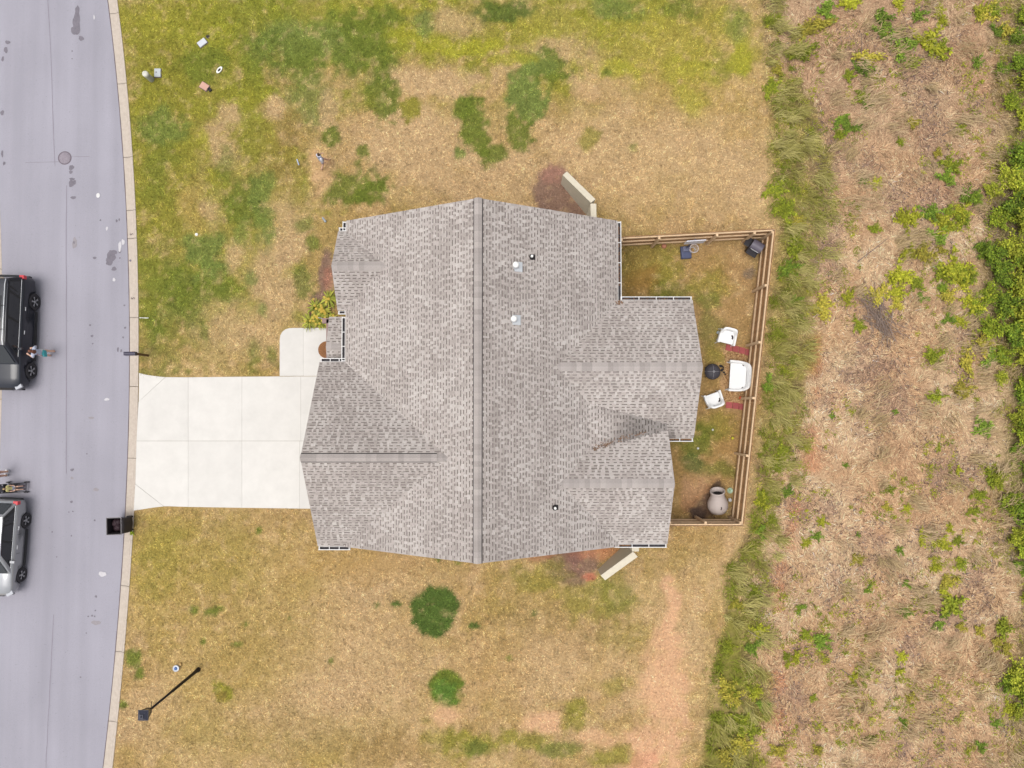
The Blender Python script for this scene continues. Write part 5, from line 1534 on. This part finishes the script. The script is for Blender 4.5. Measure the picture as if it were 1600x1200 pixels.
# ------------------------------------------------------------------ utility fittings on the lawns
M_grey = mat('pale_grey_plastic', C(206, 212, 214), .6, .06, 8)
M_gbeige = mat('grey_green_plastic', C(178, 178, 160), .6, .06, 8)
p = W(237, 124.5)
t = thing('utility_pedestal', 'grey-green round utility pedestal with a white cap on the lawn', 'pedestal', (p.x, p.y, 0))
MB().lathe([(.13, -.05), (.13, .52), (.125, .53)], 20).obj('tube', M_gbeige, t)
MB().lathe([(.137, .50), (.142, .52), (.142, .60), (.12, .64), (.001, .65)], 20).obj('cap', mat('off_white_cap', C(236, 234, 220), .5, .04, 8), t)
def utility_box(label, u, v, w, l, rz, m, h=.07, knob=True):
    p = W(u, v)
    t = thing('utility_box', label, 'utility box', (p.x, p.y, 0), rz)
    bevel(MB().box((0, 0, h / 2 - .04), (w + .05, l + .05, h)).obj('collar', M_dark, t), .015)
    bevel(MB().box((0, 0, h - .02), (w, l, .05)).obj('lid', m, t), .015, 3)
    if knob: MB().lathe([(.03, h), (.03, h + .012), (.001, h + .014)], 10, c=(-w * .18, l * .05, 0)).obj('lifting_hole', M_tar, t)
utility_box('pale grey rectangular meter lid beside the round pedestal', 247, 114.5, .30, .40, 0, M_grey)
utility_box('white rectangular meter lid set askew near a dark valve cap', 316.5, 67.5, .28, .42, R(-52), mat('white_lid', C(226, 230, 236), .6, .04, 8), knob=False)
utility_box('faded pink utility lid with a dark fitting at its corner', 320, 135.5, .30, .40, R(58), mat('faded_pink_plastic', C(226, 178, 160), .7, .08, 8), knob=False)
p = W(328.5, 141)
t = thing('junction_box', 'small dark fitting at the corner of the pink lid', 'fitting', (p.x, p.y, 0), R(35))
bevel(MB().box((0, 0, .05), (.15, .18, .14)).obj('case', M_black, t), .02)
MB().lathe([(.04, .12), (.04, .15), (.001, .155)], 10, c=(-.02, .02, 0)).obj('knob', M_lampb, t)
p = W(325, 57.5)
t = thing('valve_cap', 'small dark valve cap in the grass near the askew white lid', 'valve cap', (p.x, p.y, 0))
MB().lathe([(.09, -.02), (.09, .03), (.07, .04)], 14).obj('ring', M_dark, t)
MB().lathe([(.07, .02), (.06, .035), (.001, .035)], 14).obj('plug', M_lampb, t)
p = W(343.5, 110)
t = thing('pipe_collar', 'white oval pipe collar with a dark opening in the lawn', 'pipe', (p.x, p.y, 0), R(-38))
MB().torus((0, 0, .05), .10, .035, 20, 8, M=Matrix.Diagonal(Vector((.75, 1.45, 1)))).obj('collar', M_pvc, t)
MB().lathe([(.09, .03), (.001, .028)], 16, M=Matrix.Diagonal(Vector((.75, 1.45, 1)))).obj('opening', M_lampb, t)
p = W(307.5, 366.5)
t = thing('cleanout_cap', 'white round cleanout cap in the front lawn', 'pipe cap', (p.x, p.y, 0))
MB().lathe([(.065, -.05), (.065, .05), (.055, .06), (.001, .06)], 14).obj('cap', M_pvc, t)
MB().box((0, 0, .07), (.03, .03, .02)).obj('nut', M_tar, t)
def stick(label, u, v, u2, v2, r, m, name='stake', cat='stake', h=0.02):
    a, b = W(u, v, h), W(u2, v2, h)
    c = (a + b) / 2
    t = thing(name, label, cat, (c.x, c.y, 0))
    MB().tube([Vector((a.x - c.x, a.y - c.y, h)), Vector((b.x - c.x, b.y - c.y, h + .03))], r, 8).obj('rod', m, t)
    MB().sphere((b.x - c.x, b.y - c.y, h + .03), r * 1.35, 8, 6).obj('tip', m, t)
stick('thin white rod lying on the lawn against the kerb', 218, 496.5, 232, 497, .016, M_pvc)
stick('short pale blue rod lying on the north lawn near the child', 464, 249, 467, 257, .03, mat('pale_blue_plastic', C(206, 216, 236), .6))
stick('short grey pipe end sticking from the lawn by the front gable', 504, 340, 508.5, 346, .045, mat('grey_pipe', C(176, 184, 192), .5))
p = W(278, 1042)
t = thing('sprinkler_bucket', 'small white bucket with a blue lid and tan handle on the south lawn', 'bucket', (p.x, p.y, 0), R(30))
MB().lathe([(.001, 0), (.115, 0), (.14, .20), (.15, .21), (.14, .22), (.13, .215)], 20).obj('pail', mat('white_pail', C(244, 246, 252), .5), t)
MB().lathe([(.13, .20), (.10, .212), (.001, .215)], 20).obj('lid', mat('white_lid_plastic', C(232, 238, 248), .5), t)
MB().lathe([(.075, .213), (.07, .235), (.001, .24)], 16).obj('blue_disc', mat('blue_plastic', C(84, 122, 186), .5), t)
bevel(MB().box((.17, .06, .06), (.14, .13, .10)).obj('handle', mat('tan_plastic', C(222, 184, 120), .6), t), .02)
p = on_road(153.5, 305.5)
o = MB().lathe([(.001, .004), (.06, .006), (.085, .02), (.09, .018), (.08, .004)], 16, M=Matrix.Diagonal(Vector((1, 1.25, 1)))).obj('paper_plate', mat('white_paper', C(246, 244, 244), .7), None, p)
tag(o, 'small white paper plate lying on the road near the manhole', 'plate')

# ------------------------------------------------------------------ front bed and porch
M_pl = mat('strap_leaf', (1, 1, 1), .7, 0, attr='Col', spec=.25)
def strap_plant(seed, n, L, colA, colB):
    r = random.Random(seed); mb = MB()
    for i in range(n):
        a = i * 2.399 + r.uniform(-.3, .3); el = r.uniform(.25, 1.1); l_ = L * r.uniform(.6, 1.1); w_ = r.uniform(.02, .038)
        d = Vector((math.cos(a), math.sin(a), 0)); sd_ = Vector((-math.sin(a), math.cos(a), 0))
        pts = [Vector((0, 0, .02)), d * l_ * .4 * math.cos(el) + Vector((0, 0, l_ * .5 * math.sin(el) + .05)), d * l_ * .75 * math.cos(el * .7) + Vector((0, 0, l_ * .6 * math.sin(el))), d * l_ * math.cos(el * .5) + Vector((0, 0, l_ * .45 * math.sin(el)))]
        ws = [w_ * .6, w_, w_ * .8, .002]
        q = r.random(); c = (colA * (1 - q) + colB * q) * r.uniform(.7, 1.2)
        vs = []
        for p_, ww in zip(pts, ws): vs += [p_ + sd_ * ww, p_ - sd_ * ww]
        for k in range(3):
            mb.add([vs[2 * k], vs[2 * k + 1], vs[2 * k + 3], vs[2 * k + 2]], [(0, 1, 2, 3)], col=c if k < 2 else c * 1.25)
    return mb
M_yel = mat('yellow_flower', C(238, 206, 92), .7, .1, 20)
for i, (u, v, lb) in enumerate(((514, 467, 'yellow-green strap-leaved plant at the back of the front bed, under the gable'), (505, 487, 'yellow-flowered clump in the middle of the front bed'), (494, 481, 'small leafy clump at the lawn edge of the front bed'), (485, 503, 'yellow-green strap-leaved plant at the corner of the front walk'), (500, 500, 'green strap-leaved plant between the walk and the porch beam'), (513, 500, 'green strap-leaved plant tucked against the porch beam'))):
    p = W(u, v, .1)
    t = thing('bed_plant', lb, 'plant', (p.x, p.y, 0), i * .9, 'plants in the front bed')
    strap_plant(50 + i, 46, .52, C(134, 150, 44), C(206, 200, 86)).obj('leaves', M_pl, t)
    for k in range(5 if i != 1 else 14):
        a = rb.uniform(0, 6.28); q = rb.uniform(.05, .38)
        m = MB()
        for f_ in range(5):
            b_ = f_ * 1.257
            m.add([(0, 0, 0), (.05 * math.cos(b_ - .45), .05 * math.sin(b_ - .45), .02), (.075 * math.cos(b_), .075 * math.sin(b_), .012), (.05 * math.cos(b_ + .45), .05 * math.sin(b_ + .45), .02)], [(0, 1, 2, 3)])
        m.obj('flower', M_yel, t, (math.cos(a) * q, math.sin(a) * q, rb.uniform(.28, .42)))
p = W(508.5, 546.5, .04)
t = thing('doormat', 'round brown coir doormat on the pale front walk', 'doormat', (p.x + .06, p.y, .034))
M_mat = mat('brown_coir', C(164, 116, 78), .95, .15, 20, .4, 120)
MB().lathe([(.40, 0), (.40, .014), (.385, .02), (.001, .02)], 36).obj('pad', M_mat, t)
m = MB()
for k in range(24):
    a = k * math.pi / 12
    m.box((.24 * math.cos(a), .24 * math.sin(a), .0215), (.26, .012, .004), rz=a)
m.obj('ray_pattern', mat('dark_coir', C(120, 80, 54), .95), t)
p = W(497, 501, .35)
stick('thin grey hose wand leaning through the front bed plants', 497, 496, 515, 500.5, .018, mat('grey_wand', C(190, 190, 200), .4), 'hose_wand', 'hose wand', .45)

# ------------------------------------------------------------------ back yard
M_white = mat('white_moulded_resin', (.62, .62, .62), .45, .02, 4)
M_dkhole = mat('dark_cushion_mark', C(66, 52, 56), .8)
def resin_seat(name, label, loc, rz, w, d, cat, group=None, marks=((.1, .1, .5),)):
    """moulded armchair: seat pan, wrap-round back and arms, legs; back at local +y"""
    t = thing(name, label, cat, loc, rz, group)
    bevel(MB().box((0, -.02, .40), (w * .84, d * .80, .06)).obj('seat', M_white, t), .03, 3)
    m = MB(); n = 28
    def outline(k, off):
        u = k / (n - 1)
        a = math.pi * (1 - u)
        x = math.copysign(abs(math.cos(a)) ** .45, math.cos(a)) * (w / 2 - off)
        y = -d / 2 + (abs(math.sin(a)) ** .55) * (d - off)
        return x, y, math.sin(a)
    for k in range(n):
        xo, yo, s_ = outline(k, 0); xi, yi, _ = outline(k, .075)
        h_ = .60 + .22 * sstep(.35, .9, np.array([s_]))[0]
        m.v += [(xo * .96, yo * .96, .30), (xo, yo, h_), (xi, yi, h_), (xi * .93, yi * .93, .38)]
    for k in range(n - 1):
        for j in range(3):
            a = k * 4 + j
            m.f.append((a, a + 4, a + 5, a + 1)); m.mi.append(0); m.sm.append(j != 1); m.col.append(None)
    m.f += [(0, 1, 2, 3), ((n - 1) * 4 + 3, (n - 1) * 4 + 2, (n - 1) * 4 + 1, (n - 1) * 4)]; m.mi += [0, 0]; m.sm += [False, False]; m.col += [None, None]
    m.obj('back_and_arms', M_white, t)
    for sx_ in (-1, 1):
        for sy_ in (-1, 1):
            MB().tube([(sx_ * w * .46, sy_ * d * .46 - .02, 0), (sx_ * w * .40, sy_ * d * .38, .42)], [.022, .032], 8).obj('leg', M_white, t)
    for (mx, my, rot) in marks:
        q = MB(); pts = []
        for k in range(9):
            a = rot + (k / 8 - .5) * 2.2
            pts.append((mx + .13 * math.cos(a), my + .13 * math.sin(a)))
        inner = [(mx + .055 * math.cos(rot + (k / 8 - .5) * 2.0), my + .055 * math.sin(rot + (k / 8 - .5) * 2.0)) for k in range(8, -1, -1)]
        q.prism(pts + inner, .431, .436)
        q.obj('grip_hole', M_dkhole, t)
    return t
p = W(1136, 526, .4); resin_seat('garden_chair', 'white moulded garden chair beside the upper row of red pavers', (p.x, p.y, 0), R(-14), .80, .74, 'chair', 'white garden chairs', marks=((.16, .0, .3),))
p = W(1115, 625, .4); resin_seat('garden_chair', 'white moulded garden chair beside the lower row of red pavers', (p.x, p.y, 0), R(200), .80, .70, 'chair', 'white garden chairs', marks=((-.18, .05, 2.6),))
p = W(1158, 588, .4); resin_seat('garden_sofa', 'white moulded two-seat garden sofa against the wooden fence', (p.x - .13, p.y, 0), R(-94), 1.42, .94, 'sofa', marks=((.52, .12, .9), (-.52, .10, 2.3)))
# pavers
M_pav = mat('red_paver', C(186, 96, 96), .9, .12, 8, objvar=.08)
pvr = bevel(MB().box((0, 0, .0), (.285, .285, .06)).obj('tmp', M_pav), .01); pv_me = pvr.data; bpy.data.objects.remove(pvr)
for (u, v) in ((1138.5, 543.5), (1148.8, 545.2), (1159, 547.8), (1169, 550.8)):
    p = W(u, v); o = link('paver', pv_me, None, (p.x, p.y, .035), (0, 0, R(-13)))
    tag(o, 'square red concrete paver in the row between the upper chair and the sofa', 'paver', 'upper row of red pavers')
for (u, v) in ((1138.5, 633), (1148.8, 634), (1159, 635.5)):
    p = W(u, v); o = link('paver', pv_me, None, (p.x, p.y, .035), (0, 0, R(-6)))
    tag(o, 'square red concrete paver in the row beside the lower chair', 'paver', 'lower row of red pavers')
# wood chips
N = 5200
x, y = rg.uniform(W(1124, 0).x, W(1180, 0).x, N), rg.uniform(W(0, 632).y, W(0, 548).y, N)
ok = (x > W(1126, 0).x + (fbm(x, y, .4, 77) - .5) * .5)
x, y = x[ok], y[ok]; n = len(x)
cc = (np.where(rg.rand(n, 1) < .6, C(226, 186, 136)[None], C(176, 128, 86)[None])) * rg.uniform(.6, 1.2, (n, 1))
o = blades('wood_chips', x, y, cc, rg.uniform(.05, .11, n), rg.uniform(.03, .05, n), rg.uniform(0, 6.28, n), rg.uniform(0, .3, n), .03)
o['label'] = 'tan wood chips spread round the garden seats'; o['category'] = 'wood chips'
# fire pit
p = W(1112, 581, .25)
t = thing('fire_pit', 'round black fire pit with a domed mesh cover beside the house wall', 'fire pit', (p.x, p.y, 0))
M_fp = mat('sooty_black_steel', (.018, .016, .020), .6, .2, 14)
MB().lathe([(.20, .14), (.30, .20), (.345, .36), (.365, .37), (.365, .40), (.33, .40)], 30).obj('bowl', M_fp, t)
MB().lathe([(.335, .40), (.30, .47), (.20, .54), (.001, .565)], 26).obj('mesh_dome', mat('dark_mesh', (.045, .042, .05), .6, .3, 60), t)
for a in (0, 90):
    M_ = Matrix.Rotation(R(a), 3, 'Z')
    MB().tube([M_ @ Vector(q) for q in ((-.335, 0, .41), (-.20, 0, .555), (0, 0, .58), (.20, 0, .555), (.335, 0, .41))], .010, 6).obj('rib', mat('grey_rib', C(150, 146, 152), .5), t)
MB().torus((0, 0, .62), .04, .01, 14, 6).obj('lifting_ring', M_alloy, t)
for k in range(4):
    a = R(45 + 90 * k)
    MB().tube([(.24 * math.cos(a), .24 * math.sin(a), .22), (.33 * math.cos(a), .33 * math.sin(a), 0)], .014, 6).obj('leg', M_fp, t)
for (u, v, r_) in ((1126, 572, .07), (1129, 577, .05), (1131, 582, .045), (1127.5, 579, .05), (1133, 585, .035), (1130, 574, .04)):
    p = W(u, v, .05)
    b = MB().sphere((0, 0, 0), r_, 8, 5, sc=(1.3, .9, .7)); b.v = [tuple(Vector(q) * rb.uniform(.8, 1.2)) for q in b.v]
    o = b.obj('charcoal_lump', M_fp, None, (p.x, p.y, .07), (0, 0, rb.uniform(0, 3)))
    tag(o, 'burnt black lump of charred wood on the chips by the fire pit', 'charcoal', 'charred lumps by the fire pit')
# basketball hoop
p = W(1072, 390, .15)
M_navy = mat('navy_plastic', (.06, .07, .13), .5, .08, 8)
t = thing('basketball_hoop', 'small portable basketball hoop with navy base and white backboard by the fence', 'basketball hoop', (p.x, p.y, 0), R(4))
bevel(MB().box((0, -.12, .09), (.52, .62, .18), taper=.9).obj('base', M_navy, t), .05, 3)
bevel(MB().box((-.02, .02, .21), (.34, .30, .10), taper=.8).obj('tank_cap', mat('grey_blue_plastic', C(120, 124, 150), .5), t), .04, 3)
MB().tube([(0, .06, .15), (0, .06, 1.85)], .028, 10).obj('pole', M_navy, t)
bevel(MB().box((.0, -.02, 1.75), (.86, .045, .56)).obj('backboard', mat('white_board', C(238, 236, 244), .4), t), .01)
MB().torus((.0, -.26, 1.55), .19, .014, 24, 6).obj('rim', mat('pale_rim', C(226, 214, 214), .5), t)
m = MB()
for k in range(12):
    a, b_ = k * math.pi / 6, (k + .5) * math.pi / 6
    for sg in (-1, 1):
        c_ = a + sg * math.pi / 12
        m.tube([(.19 * math.cos(a), -.26 + .19 * math.sin(a), 1.54), (.155 * math.cos(c_), -.26 + .155 * math.sin(c_), 1.40), (.12 * math.cos(a), -.26 + .12 * math.sin(a), 1.22)], .008, 4, sm=False)
m.torus((0, -.26, 1.21), .12, .012, 18, 5)
m.obj('net', mat('white_cord', C(240, 234, 234), .8), t)
def ball(label, u, v, r_, col, seams=True):
    p = W(u, v, r_)
    t = thing('ball', label, 'ball', (p.x, p.y, r_ + .01))
    MB().sphere((0, 0, 0), r_, 16, 10).obj('shell', mat('ball_' + label.split()[0], col, .6, .08, 10), t)
    if seams: MB().torus((0, 0, 0), r_ * 1.0, r_ * .03, 20, 4, M=Matrix.Rotation(R(50), 3, 'X')).obj('seam', M_tar, t)
ball('faded orange basketball lying at the foot of the fence', 1037.5, 384.5, .12, C(206, 140, 110))
ball('yellow ball lying in the grass near the east fence', 1144.5, 684.5, .07, C(226, 214, 60))
ball('white ball lying on bare ground below the gutter', 1090.5, 700.5, .055, C(244, 244, 240))
ball('white golf-sized ball in the grass south of the lower chair', 1113.5, 671.5, .05, C(240, 238, 230))
ball('red ball beside the lower row of pavers', 1157, 621.5, .07, C(232, 96, 60))
# barbecue
p = W(1180, 386, .5)
t = thing('barbecue_grill', 'black barbecue grill with a grey hood in the fence corner', 'grill', (p.x - .02, p.y - .02, 0), R(-32))
M_bbq = mat('black_enamel', (.02, .018, .022), .4, .05, 8)
bevel(MB().box((0, 0, .36), (.52, .46, .62)).obj('cabinet', M_bbq, t), .01)
m = MB(); pr = [(.24 * math.cos(a), .78 + .20 * math.sin(a)) for a in [k * math.pi / 8 for k in range(9)]]
n_ = len(pr); vs = [(-.27, y_, z_) for y_, z_ in pr] + [(.27, y_, z_) for y_, z_ in pr]
m.add(vs, [(i, i + 1, n_ + i + 1, n_ + i) for i in range(n_ - 1)], 0, True); m.add(vs, [tuple(range(n_)), tuple(range(2 * n_ - 1, n_ - 1, -1))])
m.obj('hood', mat('grey_hood', C(116, 110, 124), .4, .05, 6), t)
MB().tube([(-.20, -.27, .86), (.20, -.27, .86)], .014, 8).obj('hood_handle', M_alloy, t)
bevel(MB().box((-.02, -.36, .66), (.50, .26, .05)).obj('front_shelf', M_bbq, t), .01)
bevel(MB().box((-.42, .0, .68), (.28, .42, .04)).obj('side_shelf', M_bbq, t), .01)
for sx_ in (-1, 1):
    for sy_ in (-1, 1):
        MB().lathe([(.001, -.02), (.05, -.02), (.05, .02), (.001, .02)], 12, M=Matrix.Rotation(R(90), 3, 'Y'), c=(sx_ * .22, sy_ * .18, .05)).obj('castor', M_tyre, t)
ball('small yellow ball beside the black barbecue grill', 1169.5, 389, .06, C(240, 220, 110), False)
# big pear-shaped pot lying on its side
p = W(1121, 789, .35)
t = thing('clay_pot', 'large beige pear-shaped pot with a dark open mouth in the fence corner', 'pot', (p.x, p.y + .02, .40), 0)
M_pot = mat('beige_pot', C(214, 200, 194), .75, .04, 5)
Mt = Matrix.Rotation(R(-62), 3, 'X') @ Matrix.Rotation(R(-8), 3, 'Y')
MB().lathe([(.001, -.44), (.20, -.42), (.37, -.31), (.465, -.11), (.46, .09), (.40, .27), (.335, .40), (.31, .54), (.315, .70), (.335, .73), (.335, .76), (.295, .77), (.27, .74), (.25, .52)], 34, M=Mt).obj('shell', M_pot, t)
MB().lathe([(.25, .56), (.001, .54)], 24, M=Mt).obj('mouth', M_lampb, t)
q = MB(); pts = [(.10 * math.cos(a), .10 * math.sin(a)) for a in [(-1.1 + k * .275) for k in range(9)]] + [(.055 * math.cos(a), .055 * math.sin(a)) for a in [(1.0 - k * .25) for k in range(9)]]
q.prism(pts, .0, .01); q.obj('grip_hole', M_dkhole, t, (-.04, -.10, .452))
p = W(1140.5, 766.5, .05)
t = thing('glass_dish', 'pale green round glass dish on the ground beside the beige pot', 'dish', (p.x, p.y, .02))
MB().lathe([(.001, .02), (.09, .02), (.125, .06), (.135, .06), (.11, .01), (.001, .0)], 22).obj('dish', mat('pale_green_glass', C(190, 216, 186), .2, .03, 6), t)
MB().lathe([(.05, .028), (.001, .03)], 14).obj('centre', mat('green_glass_core', C(160, 196, 160), .2), t)
ball('white ball between the beige pot and the fence', 1140.5, 781, .09, C(238, 236, 238), True)
for i, (u, v) in enumerate(((1122, 519.5), (1121.5, 531))):
    p = W(u, v, .1)
    t = thing('cup', 'small grey-white cup on the ground beside the upper white chair', 'cup', (p.x, p.y, .01), 0, 'cups by the upper chair')
    MB().lathe([(.001, 0), (.055, 0), (.07, .14), (.06, .14), (.048, .02), (.001, .02)], 16).obj('wall', M_grey, t)
    MB().torus((.075, 0, .08), .03, .008, 12, 5, M=Matrix.Rotation(R(90), 3, 'X')).obj('handle', M_grey, t)
